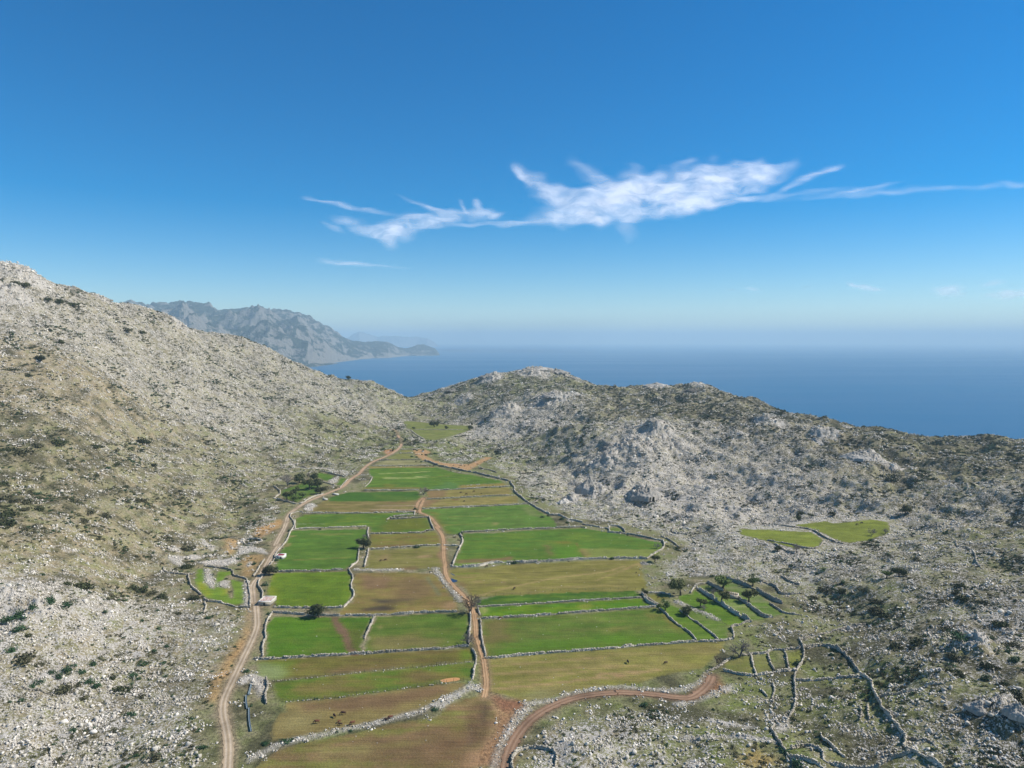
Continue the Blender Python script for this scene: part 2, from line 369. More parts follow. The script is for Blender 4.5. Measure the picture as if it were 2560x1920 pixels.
# ================================================================ what grows where: rock, ochre, green, scrub at pixels of the photo
ZONES = [(0,700,.85,.1,.1,.5),(150,820,.8,.15,.1,.6),(60,950,.55,.6,.1,.45),(200,955,.45,.95,.1,.25),(400,900,.75,.2,.2,.5),(550,850,.8,.1,.2,.6),(700,950,.7,.2,.3,.6),(600,1050,.8,.1,.2,.4),
 (850,1010,.8,.1,.3,.5),(900,1080,.4,.3,.7,.35),(50,1100,.4,.4,.4,1),(30,1250,.35,.5,.4,1),(200,1130,.4,.5,.4,.9),(300,1180,.5,.7,.3,.5),(450,1130,.55,.5,.4,.4),(600,1180,.5,.6,.5,.3),
 (780,1130,.5,.4,.6,.25),(200,1330,.5,.8,.3,.3),(400,1300,.45,.7,.4,.25),(600,1280,.4,.7,.5,.3),(250,1420,.5,.8,.3,.25),(450,1450,.45,.7,.5,.3),(60,1520,1,.1,.3,.25),(200,1540,1,.1,.2,.2),
 (330,1560,.95,.2,.2,.15),(450,1580,.65,.5,.4,.2),(550,1650,.45,.9,.4,.15),(350,1700,.7,.4,.4,.15),(150,1650,.75,.3,.3,.3),(60,1750,.75,.4,.4,.2),(250,1820,.95,.3,.3,.15),(450,1820,.75,.4,.5,.2),
 (350,1900,.8,.3,.4,.2),(650,1850,.35,.2,.9,.5),(600,1500,.4,.8,.4,.2),(1020,1000,.6,.1,.6,.5),(1150,1020,.6,.1,.5,.4),(1100,1120,.4,.2,.9,.2),(1200,1140,.6,.2,.7,.2),(1250,1060,.95,0,.3,.3),
 (1350,1000,.95,0,.3,.3),(1300,960,.35,0,.9,.9),(1350,930,.95,0,.2,.3),(1400,960,.3,0,.8,1),(1500,980,.4,.1,.5,1),(1600,1010,.4,.1,.4,1),(1650,975,.7,0,.3,.8),(1800,1000,.5,0,.3,1),
 (1450,1060,.7,.2,.4,.3),(1330,1150,.65,.2,.8,.15),(1400,1200,.85,.1,.5,.15),(1300,1240,.6,.2,.8,.1),(1450,1290,.8,.2,.5,.1),(1600,1100,1,0,.2,.2),(1600,1200,1,0,.2,.1),(1750,1250,1,.1,.2,.1),
 (1700,1150,.95,.1,.2,.3),(1850,1150,.8,.1,.2,.7),(2000,1100,.7,0,.2,.9),(2000,1200,.9,.1,.2,.3),(2200,1120,.4,0,.3,1),(2400,1110,.4,0,.4,1),(2500,1120,.4,0,.5,1),(2250,1180,.5,.2,.4,.7),
 (2300,1260,.6,.3,.5,.3),(2200,1300,.85,.1,.4,.3),(2450,1250,.8,0,.3,.7),(2000,1280,.9,.1,.3,.2),(2400,1360,.6,.3,.5,.3),(2540,1330,.4,.5,.6,.3),(2200,1420,.7,.1,.6,.5),(2050,1400,.8,.1,.5,.4),
 (1900,1400,.8,.2,.5,.2),(1700,1400,.75,.2,.6,.2),(1650,1450,.7,.2,.6,.2),(2300,1500,.6,0,.5,.9),(2500,1450,.6,0,.4,.8),(2500,1550,.85,0,.4,.6),(2100,1500,.6,.3,.6,.3),(2200,1580,.4,.1,.6,1),
 (2350,1660,.7,0,.5,.9),(2450,1600,.9,0,.3,.4),(2050,1650,.35,.2,.9,.4),(2150,1700,.45,.2,.9,.4),(2000,1750,.35,.3,.9,.5),(2300,1800,.55,.2,.8,.3),(2500,1800,.8,.1,.5,.5),(2530,1740,.3,.1,.7,.9),
 (2400,1870,.8,.1,.5,.3),(1800,1750,.45,.3,.8,.4),(1650,1780,.75,.1,.7,.2),(1450,1850,1,0,.5,.1),(1350,1900,.9,0,.5,.1),(1600,1860,.9,0,.5,.2),(1850,1870,.3,.5,.9,.5),(1750,1860,.6,.2,.7,.3),
 (1550,1330,.7,.2,.6,.15),(1650,1350,.8,.2,.5,.15),(1850,1560,.5,.4,.7,.25),(1700,1640,.5,.2,.7,.3),(1650,1700,.2,.1,1,.7)]
_z = np.array(ZONES); _zx, _zy = ground0(_z[:, 0], _z[:, 1])
sl = slice(None, None, 3); ax, ay = MX[sl, sl], MY[sl, sl]
wsum = 1e-9 + 0 * ax; acc = np.zeros(ax.shape + (4,))
for i in range(len(_z)):
    r = 0.055 * _zy[i] + 8
    g = np.exp(-((ax - _zx[i]) ** 2 + (ay - _zy[i]) ** 2) / (2 * r * r)) + 2e-4 / (1 + ((ax - _zx[i]) ** 2 + (ay - _zy[i]) ** 2) / (60 * 60))
    wsum += g; acc += g[..., None] * _z[i, 2:6]
ZR = acc / wsum[..., None]
def zone(x, y):
    return bil(ZR, x, y, GX0, GY0, GR * 3)
# ================================================================ valley ground colours on a 1 m raster (colour of the ground itself: crop, bare soil, dry grass, mud)
VX0, VX1, VY0, VY1, VR = -330.0, 470.0, 190.0, 1420.0, 1.0
vxs = np.arange(VX0, VX1 + .5, VR); vys = np.arange(VY0, VY1 + .5, VR)
VXX, VYY = np.meshgrid(vxs, vys)
OL = C(122, 120, 56); OL2 = C(138, 126, 66); GR1 = C(76, 112, 34); GR2 = C(96, 122, 34); GR3 = C(62, 102, 30); BR = C(128, 92, 54); RB = C(134, 88, 56); TAN = C(168, 140, 92)
SOIL = C(150, 112, 74); PALE = C(176, 170, 116); RED = C(150, 96, 66)
def strata(x, y):
    h = bil(HB, x, y); return perlin(x / 38 + y / 90, (h + y * .04) / 4.2, 91) * .7 + perlin(x / 15, (h + y * .04) / 1.9, 92) * .4
def land_paint(x, y):
    z = zone(x, y); n1 = fbm(x, y, 26, 4, 51) * 1.15; n2 = fbm(x, y, 7, 3, 61)
    c0 = C(140, 129, 102); och = C(154, 137, 106); grn = C(106, 114, 58); dk = C(78, 74, 54)
    c = np.ones(x.shape + (3,)) * c0
    o = np.clip(z[..., 1] * .95 - .1 + n1 * 1.2, 0, 1)[..., None]; c = c * (1 - o) + och * o
    g = np.clip(z[..., 2] * 1.05 - .1 + n2 * .8, 0, 1)[..., None]; c = c * (1 - g) + grn * g
    s = np.clip(z[..., 3] * .8 - .1 + n1 * 1.8 + n2 * .9 + strata(x, y) * .5, 0, .9)[..., None]; c = c * (1 - s) + dk * s
    return c * (1 + .12 * n2[..., None]), z
PV, _zv = land_paint(VXX, VYY)
VROCK = np.clip(_zv[..., 0], 0, 1) * sstep(-2, 10, bil(d_flat, VXX, VYY)) + .22 * (1 - sstep(-2, 10, bil(d_flat, VXX, VYY)))
NOROCK = np.zeros(VXX.shape)                    # 1 where no loose rock lies (fields, roads)
HEAP = np.zeros(VXX.shape)                      # 1 where stones are heaped
def _box(P, pad):
    P = np.asarray(P); i0 = max(0, int((P[:, 0].min() - pad - VX0) / VR)); i1 = min(len(vxs), int((P[:, 0].max() + pad - VX0) / VR) + 2)
    j0 = max(0, int((P[:, 1].min() - pad - VY0) / VR)); j1 = min(len(vys), int((P[:, 1].max() + pad - VY0) / VR) + 2)
    return slice(j0, j1), slice(i0, i1)
def _blur(a, n):
    for _ in range(n):
        p = np.pad(a, 1, mode='edge'); a = (p[:-2, 1:-1] + p[2:, 1:-1] + p[1:-1, :-2] + p[1:-1, 2:] + p[1:-1, 1:-1]) / 5
    return a
def segdist(x, y, P):
    d = np.full(x.shape, 1e9)
    for (x1, y1), (x2, y2) in zip(P[:-1], P[1:]):
        dx, dy = x2 - x1, y2 - y1; L = dx * dx + dy * dy + 1e-9
        t = np.clip(((x - x1) * dx + (y - y1) * dy) / L, 0, 1); d = np.minimum(d, np.hypot(x - x1 - t * dx, y - y1 - t * dy))
    return d
def gp(spec):
    """crop pixels -> world x, y on the land"""
    p = np.array(pts(spec)); x, y = ground0(p[:, 0], p[:, 1]); return np.stack([x, y], 1)
def fill(P, c, soft=0, op=1.0, clip=None):
    if isinstance(P, str): P = flat_pts(P)
    b = _box(P, soft * 1.5 + 3); x, y = VXX[b], VYY[b]
    if soft: x = x + fbm(VXX[b], VYY[b], 9, 3, 77) * soft * 1.5; y = y + fbm(VXX[b], VYY[b], 9, 3, 78) * soft * 2.2
    m = inpoly(x, y, P).astype(float)
    if soft: m = _blur(m, int(soft * 2))
    if clip is not None: m = m * inpoly(VXX[b], VYY[b], clip)
    m = (m * op)[..., None]; PV[b] = PV[b] * (1 - m) + np.asarray(c) * m
def stroke(P, wd, c, op=1.0, soft=.6):
    if isinstance(P, str): P = flat_pts(P)
    b = _box(P, wd + 3); d = segdist(VXX[b], VYY[b], P)
    m = (op * (1 - sstep(wd / 2 - soft / 2, wd / 2 + soft, d)))[..., None]; PV[b] = PV[b] * (1 - m) + np.asarray(c) * m
def zap(P, R, wd=None, v=1.0):
    if isinstance(P, str): P = flat_pts(P)
    b = _box(P, (wd or 0) + 2)
    m = inpoly(VXX[b], VYY[b], P) if wd is None else segdist(VXX[b], VYY[b], P) < wd / 2
    R[b] = np.where(m, np.maximum(R[b], v), R[b])
def field_noise(P, c1, c2, sx=26, sy=5, amt=1.6, bias=0.0, seed=0, rot=0.07):
    """two crop tones in streaks along the furrows"""
    b = _box(P, 2); x, y = VXX[b], VYY[b]; m = inpoly(x, y, P)
    u = x * math.cos(rot) + y * math.sin(rot); v = -x * math.sin(rot) + y * math.cos(rot)
    n = fbm(u / sx * 10, v / sy * 10, 10, 4, 100 + seed) * 1.25 + .5 * fbm(x, y, 3.5, 2, 130 + seed)
    t = np.clip(.5 + bias + n * amt, 0, 1)[..., None]; c = np.asarray(c1) * (1 - t) + np.asarray(c2) * t
    f = fbm(u * .12, v, 2.0, 2, 140 + seed)[..., None]; f2 = fbm(u * .4, v, 14, 3, 150 + seed)[..., None]
    c = c * (1 + .26 * f + .30 * f2)
    PV[b] = np.where(m[..., None], c, PV[b])

FIELDS = []     # (label, polygon)
def field(label, spec, c1, c2, bias=0.0, z=0.0, **kw):
    P = flat_pts(spec, z); zap(P, NOROCK); field_noise(P, c1, c2, bias=bias, seed=len(FIELDS), **kw); FIELDS.append((label, P, z)); return P

# --- far end
field('tiny olive plot beside the bend of the road at the far end', '2 240,468 375,468 370,508 235,508', OL, C(140, 132, 70))
field('small olive plot below the bend of the road', '2 110,560 200,522 360,522 380,560 470,590 430,600 40,600', C(128, 128, 74), OL)
field('pale olive strip above the northernmost green field', '2 30,618 500,612 560,660 540,685 -60,690 | 1 1600,690 1700,650', C(150, 142, 98), C(132, 128, 78))
F1 = field('far green field with pale streaks below the long dark wall', '1 1560,728 2212,705 | 2 560,700 700,702 830,742 1040,800 1200,812 1480,870 1620,895 1640,928 1040,955 1040,1010 600,1024 585,985 480,1015 | 1 2212,1018 1500,1018 1480,985 1590,880 1620,850 1560,810', GR1, GR2, bias=.1)
fill('1 1480,988 2212,985 2212,1020 1480,1020', C(118, 112, 54), 1); fill('2 -50,985 500,985 480,1020 -50,1020', C(118, 112, 54), 1); fill('2 1030,962 1650,930 1700,960 1040,1010', C(134, 118, 58), 1)
fill('2 -200,700 700,698 700,712 -200,722', C(138, 122, 70), 1)
for s_ in ('1 1720,798 1850,795 | 2 60,790', '2 70,792 380,783 620,768', '1 1750,855 1880,852', '1 1780,865 1970,866', '1 2110,858 2212,858 | 2 110,853', '2 350,858 600,848', '2 420,840 600,830'): stroke(s_, 2.4, C(176, 176, 110), .9)
stroke('2 600,850 930,825', 2.0, C(128, 116, 58), .7); fill('2 860,900 1020,940 1040,1000 700,1015 620,985 800,960', C(84, 122, 62), 2, .7); fill('2 0,930 170,945 150,985 0,985', C(110, 116, 40), 2)
F2 = field('field half dark green half brown stubble beside the road', '1 1160,1085 1270,1055 2212,1045 | 2 480,1045 500,1130 450,1210 410,1300 405,1318 0,1322 | 1 2212,1322 1800,1330 700,1338 830,1225 900,1200 1010,1130', C(116, 108, 52), C(138, 120, 66))
fill('1 1160,1085 1270,1055 2212,1045 | 2 480,1045 500,1100 470,1165 0,1172 | 1 2212,1180 1000,1182 1010,1130', GR3 * 1.05, 1.5, 1, F2); fill('1 1500,1060 2212,1130 | 2 450,1165 0,1175 | 1 1800,1180', C(92, 112, 42), 4, .6, F2)
stroke('1 1800,1205 2212,1205 | 2 260,1200', 3, RB, .7); stroke('1 1650,1245 2212,1243 | 2 280,1243', 1.6, C(180, 152, 128), .9); stroke('1 1580,1300 2212,1296 | 2 300,1296', 1.6, C(176, 150, 130), .9); stroke('1 1600,1315 2212,1312 | 2 380,1310', 3, C(120, 88, 56), .8)
F3 = field('upper tan strip where dark cattle graze', '2 600,1035 1030,1020 1740,985 1765,1060 1740,1088 620,1140 590,1080', C(126, 118, 54), C(142, 126, 66))
fill('2 600,1040 860,1030 830,1120 610,1140', C(140, 104, 62), 3, .7, F3)
F4 = field('lower tan strip between two pale stone walls', '2 600,1160 1840,1106 1850,1200 540,1272 500,1230', C(128, 120, 56), C(148, 132, 72))
fill('2 560,1165 760,1160 700,1200 560,1270 520,1235', C(142, 100, 64), 3, .7, F4); stroke('2 960,1158 1020,1157', 3, C(120, 66, 42), .9)
F5 = field('broad green field east of the track under the tan strips', '2 480,1325 560,1295 1980,1222 | A 390,285 520,380 640,430 720,545 330,560 0,588 | 4 1085,168 1000,200 860,190 790,110 | 2 690,1480 640,1400', C(98, 120, 50), C(82, 118, 40), bias=.05)
fill('2 430,1310 620,1330 800,1560 830,1650 900,1659 820,1480 700,1330', C(124, 114, 50), 4, .8, F5); stroke('2 900,1395 1500,1380', 1.8, C(140, 132, 66), .5); stroke('2 850,1510 1400,1480', 2, C(132, 122, 58), .5); fill('2 1490,1480 1560,1470 1570,1500 1500,1510', C(150, 130, 80), 1.5, .7); fill('A 380,300 470,380 560,440 400,420 300,330', C(126, 128, 78), 4, .6, F5)
F6 = field('green field with a small walled pen at its north east', '1 560,1420 680,1362 2212,1335 | 2 405,1330 420,1370 90,1395 60,1440 600,1408 650,1560 560,1590 | 1 2212,1615 1600,1612 1560,1530 1530,1522 545,1555', GR1, C(100, 118, 36), bias=.0)
fill('1 1800,1420 2212,1400 | 2 600,1420 650,1560 0,1600 | 1 1700,1600', C(106, 104, 36), 6, .75, F6); fill('1 1900,1360 2212,1345 | 2 410,1335 420,1365 90,1390', C(108, 128, 76), 1, .8)
for s_ in ('1 570,1490 610,1500', '1 640,1490 680,1495', '1 900,1490 930,1493', '1 800,1505 830,1505', '1 740,1490 760,1490'): stroke(s_, 1.8, C(128, 140, 96), .8)
F7 = field('green field with the little red roofed hut in its corner', '3 500,148 1530,128 1545,200 1540,290 1440,330 1420,400 1400,560 1290,640 1200,688 260,702 300,560 340,440 400,360 450,250 470,180', GR1, C(88, 118, 38))
fill('3 700,190 1310,185 1350,205 900,215', C(124, 130, 62), 1.2, .8); stroke('3 520,555 1300,520', 1.6, C(142, 130, 66), .7); fill('3 420,330 490,325 450,370 400,375', C(146, 124, 76), 1, .9); fill('3 450,460 1250,420 1390,440 1390,520 800,500', C(98, 116, 44), 3, .5); fill('3 480,215 540,220 500,240 460,235', TAN, 1, .8)
F8 = field('bright green ploughed field inside the wiggling wall', '3 250,735 1200,715 1270,715 1320,790 1300,900 1330,1000 1310,1080 1200,1200 290,1205 250,1090 150,1030 170,920 210,830', C(92, 120, 26), C(104, 124, 30))
for k in range(14): stroke(f'3 {380+k*62},{860-k*5} {395+k*60},1000 {420+k*55},1150', .7, C(74, 98, 24), .5)
fill('3 150,930 260,900 300,1150 250,1190 140,1040', C(138, 142, 40), 3, .6, F8); fill('3 230,750 280,740 260,830 190,860', C(132, 138, 36), 2, .7)
F9 = field('brown olive field crossed by furrows west of the central track', '3 1580,200 2212,192 | 4 0,192 560,186 690,150 740,180 800,330 400,360 0,385 | 3 2212,372 1570,402', C(124, 106, 46), C(116, 116, 48))
fill('3 1600,350 2212,330 | 4 380,350 0,380 | 3 1700,390', C(122, 92, 50), 1.5, .7, F9)
F10 = field('tan brown field holding two small dark cattle', '3 1570,425 2212,395 | 4 400,380 770,372 815,480 835,640 700,665 620,668 0,690 | 3 1400,680 1540,640', C(130, 120, 64), C(122, 118, 54))
fill('3 1750,480 1880,490 1830,580 1700,560', C(160, 132, 80), 3, .6); fill('4 470,490 660,480 640,520 470,530', C(164, 132, 84), 1.5, .7); fill('4 760,430 810,420 815,540 750,560', C(152, 104, 66), 1.5, .8); fill('4 200,660 480,660 450,690 200,690', C(132, 98, 58), 1.5, .7)
F11 = field('brown waterlogged field with dark wet patches', '3 1380,745 1440,735 2212,728 | 4 0,728 600,738 720,755 880,980 1010,1150 1010,1262 0,1300 | 3 1640,1318 1080,1320 1330,1140 1380,1000 1340,860', C(134, 110, 54), C(128, 118, 54))
fill('3 1480,780 1900,790 1800,950 1480,960', C(136, 100, 62), 3, .8, F11); fill('4 100,880 560,760 700,950 600,1050 300,1080', C(120, 90, 56), 6, .6, F11); fill('3 1550,1110 1900,1090 2212,1060 | 4 0,1080 400,1060 560,1090 300,1130 | 3 2212,1150 1700,1160', C(96, 78, 54), 3, .8, F11)
fill('3 1480,1250 1600,1200 1850,1185 | 4 0,1185 180,1220 100,1245 | 3 1700,1265', C(62, 54, 50), 2, .85, F11); fill('3 1540,1100 1750,1090 1900,1130 2200,1110 | 4 150,1120 0,1150 | 3 1750,1160', C(72, 64, 54), 2, .8, F11)
stroke('4 600,790 640,870 720,960 760,1040', 2.2, C(112, 116, 84), .7); fill('4 880,1120 1010,1180 1010,1262 900,1268 860,1180', C(160, 122, 78), 3, .8)
F12 = field('large green field east of the track with a bare brown corner', '4 1100,188 | A 0,612 330,585 720,568 1000,556 1270,600 1480,632 1720,692 1900,722 1930,770 1870,850 1760,900 1340,903 720,930 0,965 | 4 1380,620 1000,642 960,625 1040,430 1100,310 1085,230', C(78, 116, 36), C(96, 118, 38))
fill('A 200,880 0,905 | 4 1000,545 1000,610 1400,600 1780,560 1780,505', C(130, 104, 60), 1, .9, F12); fill('4 1000,610 1400,590 1790,545 1800,575 1500,600 1000,640', C(118, 138, 66), 1.5, .8, F12)
fill('A 960,788 1780,800 1930,790 1870,850 1760,902 1040,905', C(122, 130, 62), .8, 1, F12); fill('A 960,788 1060,800 1090,880 1040,905', C(144, 124, 66), 2, .7, F12); fill('A 700,710 830,705 860,730 740,740', C(136, 100, 52), 1.5, .8); fill('A 550,740 600,745 660,870 620,870', C(126, 100, 64), 2, .75)
stroke('A 930,730 960,790 1040,905', 1.0, C(120, 100, 54), .9); fill('A 700,780 900,740 980,870 1000,905 700,925', C(84, 128, 22), 5, .7, F12); fill('A 540,700 900,700 930,740 680,760', C(108, 122, 40), 3, .6)
F13 = field('wide olive pasture with curved wheel tracks east of the track', '4 880,700 1000,672 1400,668 1700,612 | A 0,985 500,965 1000,935 1300,925 1670,930 1680,1060 1730,1190 1740,1250 1620,1280 1240,1283 0,1335 | 4 1350,1065 1210,1070 1130,960 960,850 880,790', C(124, 118, 52), C(134, 124, 62))
stroke('4 1200,1060 1360,1040 | A 0,1275 200,1230 430,1180 680,1130 900,1100 1150,1075 1330,1045 1400,1015 1480,995', 1.3, C(166, 140, 84), .8); stroke('A 1150,1160 1300,1100 1480,1035 1540,1010', 1.2, C(162, 136, 80), .6); stroke('A 350,1258 700,1238 1500,1215', 1.2, C(160, 136, 78), .5); stroke('A 0,1080 700,1055 1280,1035', 1.8, C(100, 92, 40), .5); stroke('A 1480,1030 1640,960 1660,1000', 1.4, C(170, 136, 84), .6)
fill('4 1000,860 1100,850 1140,960 1160,1060 1080,980', C(146, 112, 68), 2.5, .8, F13); fill('4 1210,855 1380,850 1370,875 1230,880', C(152, 126, 72), 1.5, .7); fill('4 1480,855 1540,855 1540,875 1480,880', C(152, 126, 72), 1, .7)
stroke('4 1020,800 1120,795 1240,795', 1.3, C(154, 122, 70), .7); stroke('4 1080,905 1800,890', 2, C(104, 88, 44), .5); stroke('4 1010,745 1300,740', 1.6, C(108, 128, 36), .8); fill('A 60,1170 100,1165 100,1190 60,1190', C(170, 130, 92), .8, .8)
F14 = field('thin dark green strip above the straight pale wall', '4 1240,1120 1330,1110 | A 0,1335 600,1310 1240,1283 1620,1280 1665,1350 0,1440 | 4 1310,1192', GR3 * .95, C(94, 122, 34))
F15 = field('bright green strip between the two long straight walls', '4 1310,1215 | A 0,1462 1680,1366 1740,1430 1830,1456 1400,1490 0,1578 | 4 1360,1350', C(72, 118, 16), C(100, 128, 20))
fill('A 980,1420 1100,1410 1090,1490 980,1500', C(142, 130, 60), 3, .6, F15); fill('4 1360,1215 1430,1220 1420,1300 1370,1300', C(166, 152, 100), 1.5, .8)
F16 = field('big patchy green and brown field east of the walled lane', '4 1362,1390 | A 0,1606 900,1548 1850,1478 | B 240,765 430,945 600,1065 720,1165 770,1232 | C 1100,205 680,238 0,282 | 6 2212,262 1050,352 635,388 605,280 585,150 575,0', C(88, 114, 36), C(102, 112, 48), bias=.05)
fill('4 1362,1395 1690,1380 1700,1500 1830,1600 | 6 1000,60 900,180 700,260 620,330 590,200 578,0', C(118, 104, 56), 5, .85, F16); fill('6 700,330 900,270 1400,200 2212,90 2212,220 1300,310 800,370', C(78, 118, 22), 3, .65, F16); fill('C 0,150 500,120 1050,150 1090,200 0,270', C(82, 122, 20), 4, .6, F16)
fill('B 250,850 400,870 560,1080 480,1050', C(134, 112, 58), 3, .8, F16); fill('C 50,40 280,40 300,80 60,90', C(130, 124, 62), 2, .6, F16); fill('B 60,830 240,850 230,940 120,930', C(122, 112, 56), 2, .6)
F17 = field('olive pasture with tan stripes where two dark cattle stand', '6 650,408 1050,372 2212,280 | C 0,300 680,250 1100,215 1440,205 1420,290 1250,450 1150,520 900,560 680,600 440,690 0,735 | 6 2212,722 1500,800 1300,890 1060,905 850,830 670,775', C(126, 122, 56), C(138, 126, 66))
for s_, w_, o_ in (('6 680,485 1300,440 2000,380', 1.3, .6), ('6 690,580 1300,540 2212,470', 1.4, .5), ('6 680,690 1200,650 | C 0,515 500,470', 1.2, .5), ('6 740,755 1100,715 1500,675 1900,625 | C 0,580 400,555 700,530', 1.6, .8), ('C 0,625 300,590 500,560', 1.3, .7)): stroke(s_, w_, C(168, 136, 86), o_)
fill('C 190,590 260,588 260,612 190,612', C(170, 126, 80), .8, .9); fill('6 900,780 1600,760 1300,890 1060,905', C(140, 136, 92), 4, .6, F17)
F18 = field('bright green field with a brown footpath worn through it', '3 240,1335 780,1350 1060,1352 1615,1345 1500,1590 | 5 1190,335 1100,342 560,368 115,395 130,200 115,20 | 3 165,1450', C(72, 112, 20), C(90, 116, 32))
fill('3 200,1350 800,1360 1000,1500 600,1560 200,1560', C(80, 124, 14), 4, .6, F18); fill('3 800,1490 1040,1490 1000,1530 820,1540', C(122, 126, 50), 1.5, .6); fill('5 700,180 870,200 860,320 620,320', C(104, 112, 44), 4, .5, F18); fill('5 970,60 1240,60 1190,320 1090,320', C(104, 112, 40), 3, .7, F18)
stroke('3 1085,1355 1110,1440 1160,1530 1230,1590', 3.4, C(124, 92, 64), .95); stroke('5 940,0 1020,90 1050,180 1080,280 1140,345', 3.6, C(124, 92, 64), .95)
for k in range(9): stroke(f'5 {1080+k*14},70 {1110+k*13},160 {1095+k*11},290', .6, C(88, 92, 40), .5)
F19 = field('green field browning towards its southern wall', '3 1680,1340 2212,1318 | 4 0,1322 1000,1290 1160,1300 1170,1540 | 6 400,230 430,245 0,280 | 5 2212,262 1600,305 1240,328 1330,20', C(82, 108, 34), C(100, 112, 44))
fill('5 1350,150 1700,140 2212,170 | 6 0,170 200,200 0,275 | 5 2212,255 1500,310 1260,320', C(126, 112, 64), 5, .75, F19); fill('4 0,1560 600,1600 900,1659 0,1659', C(124, 112, 60), 5, .6, F19); fill('3 1690,1470 1730,1480 1710,1520', TAN, 1, .8)
F20 = field('strip going from green at the road to brown at the lane', '5 0,440 110,415 560,395 1100,368 1600,330 2212,295 | 6 0,312 425,285 490,330 505,400 475,425 0,470 | 5 2212,455 1640,508 900,582 210,655 130,640 20,600', C(118, 102, 48), C(114, 108, 46))
fill('5 0,440 560,395 400,500 350,640 210,655 0,600', C(100, 122, 38), 5, .85, F20); fill('5 0,450 170,470 380,620 150,650 0,600', C(150, 156, 110), 4, .6, F20); fill('6 330,290 430,285 480,340 480,400 350,400', C(92, 124, 30), 3, .7, F20); fill('5 750,540 1400,500 1700,470 1640,505 900,580', C(130, 98, 60), 1.5, .7, F20)
F21 = field('strip of green and brown with the orange muddy puddle', '5 215,668 900,597 1640,522 2212,470 | 6 0,486 475,440 485,530 445,640 330,650 100,682 0,690 | 5 2212,682 1650,750 950,845 310,893 220,850 190,720', C(90, 112, 36), C(118, 110, 50))
fill('5 500,680 1350,640 1300,760 900,810 500,830 400,760', C(122, 106, 54), 5, .7, F21); fill('5 190,700 400,690 360,880 240,850', C(72, 104, 28), 3, .7, F21); fill('5 1700,540 2212,600 2120,680 1800,650', C(116, 96, 50), 3, .8, F21); fill('6 330,520 450,510 450,600 360,610', C(66, 112, 30), 3, .9)
F22 = field('brown pasture where the herd of brown cattle grazes', '5 345,905 950,858 1650,762 2212,693 | 6 0,700 100,690 370,680 390,740 150,840 0,900 | 5 2212,830 1950,960 1500,1080 1150,1180 500,1300 190,1340 170,1280 200,1150 330,980', C(138, 122, 66), C(130, 112, 60))
fill('5 500,930 1000,880 1650,790 2212,720 2212,800 1700,930 900,1000 600,1000', C(126, 92, 56), 3, .85, F22); fill('5 300,1000 700,1050 650,1200 250,1280', C(148, 136, 84), 6, .6, F22); stroke('5 1450,1075 1700,1040 2000,970', 1.4, C(160, 136, 86), .5)
F23 = field('brown and olive field at the bottom with churned soil', '5 -60,1720 100,1560 300,1425 700,1345 1200,1250 1600,1140 2050,1080 2160,1020 | 6 80,1000 300,880 560,815 650,860 760,1000 700,1250 560,1480 500,1750 | P 1150,2080 600,2080', C(122, 118, 58), C(134, 104, 62))
fill('6 0,1250 250,1200 500,1300 450,1659 0,1659', C(122, 86, 50), 5, .7, F23); fill('5 1100,1350 1700,1300 2212,1200 2212,1659 1500,1600 1050,1500', C(124, 92, 56), 6, .6, F23); fill('5 500,1500 1100,1390 1400,1450 900,1600', C(142, 132, 76), 5, .6, F23)
fill('6 400,900 560,860 720,1000 700,1200 600,1400 400,1450 380,1150', C(130, 92, 60), 3, .45, F23); fill('6 575,900 620,880 640,930 640,1120 600,1180 560,1130', C(84, 70, 54), 1.2, .7); fill('6 170,1210 400,1200 390,1240 240,1255', C(104, 112, 40), 2, .7); fill('6 200,960 530,850 540,870 250,975', C(164, 134, 84), 1.2, .8); stroke('6 420,1170 440,1400', 1.2, C(142, 112, 80), .5)
fill('6 410,1480 640,1440 600,1659 400,1659', C(160, 118, 78), 3, .9)
for k in range(9): stroke(f'6 {420+k*26},{1050+k*10} {430+k*24},1420', .5, C(92, 66, 42), .4)
# churned red soil between the lane and the red track
SO = flat_pts('6 640,790 760,815 900,870 1080,940 1020,1060 880,1250 800,1450 770,1659 500,1659 640,1330 700,1250 780,1080 700,950')
zap(SO, NOROCK, v=.6); fill(SO, C(158, 116, 78), 2, .95); fill('6 660,800 900,870 1060,940 1000,1010 800,980', C(146, 96, 68), 2, .8)
for k in range(8): stroke(f'6 {690+k*9},{930+k*18} {800+k*12},{1010+k*8}', .5, C(176, 138, 92), .5)
# small fields away from the strips
G1 = field('green garden plot above the road inside the olive grove', '1 880,785 1080,822 1040,880 960,896 840,842 760,832', GR2, GR1); G2 = field('triangular green plot at the grove end beside the road', '1 1170,860 1250,868 1190,962 1115,950', GR1, GR2)
G3 = field('green ground under the grove trees', '1 350,1030 640,930 740,900 900,930 860,1060 700,1120 570,1190 420,1150 340,1090', C(66, 100, 36), C(96, 112, 46))
G4 = field('lime green plot with stone heaps left of the road', 'H 690,610 830,600 850,870 1000,1000 1050,700 1060,660 1330,650 1320,700 1220,740 1110,860 1080,930 1220,970 1240,1060 1330,1180 1370,1010 1300,800 1530,850 1550,1000 1560,1240 1380,1275 1000,1195 830,1130 700,970 640,850', C(104, 132, 40), C(112, 136, 44))
fill('H 720,840 860,860 870,1000 1000,1130 850,1080 700,960', C(150, 146, 40), 2, .7, G4); fill('H 1100,980 1230,980 1240,1090 1180,1080', C(150, 146, 36), 1.5, .7)
B1 = field('green orchard ground below the long field wall', 'B 260,765 350,720 450,745 560,770 690,890 820,990 940,1090 1080,1215 785,1228 600,1055 430,930', C(84, 116, 30), C(98, 120, 40))
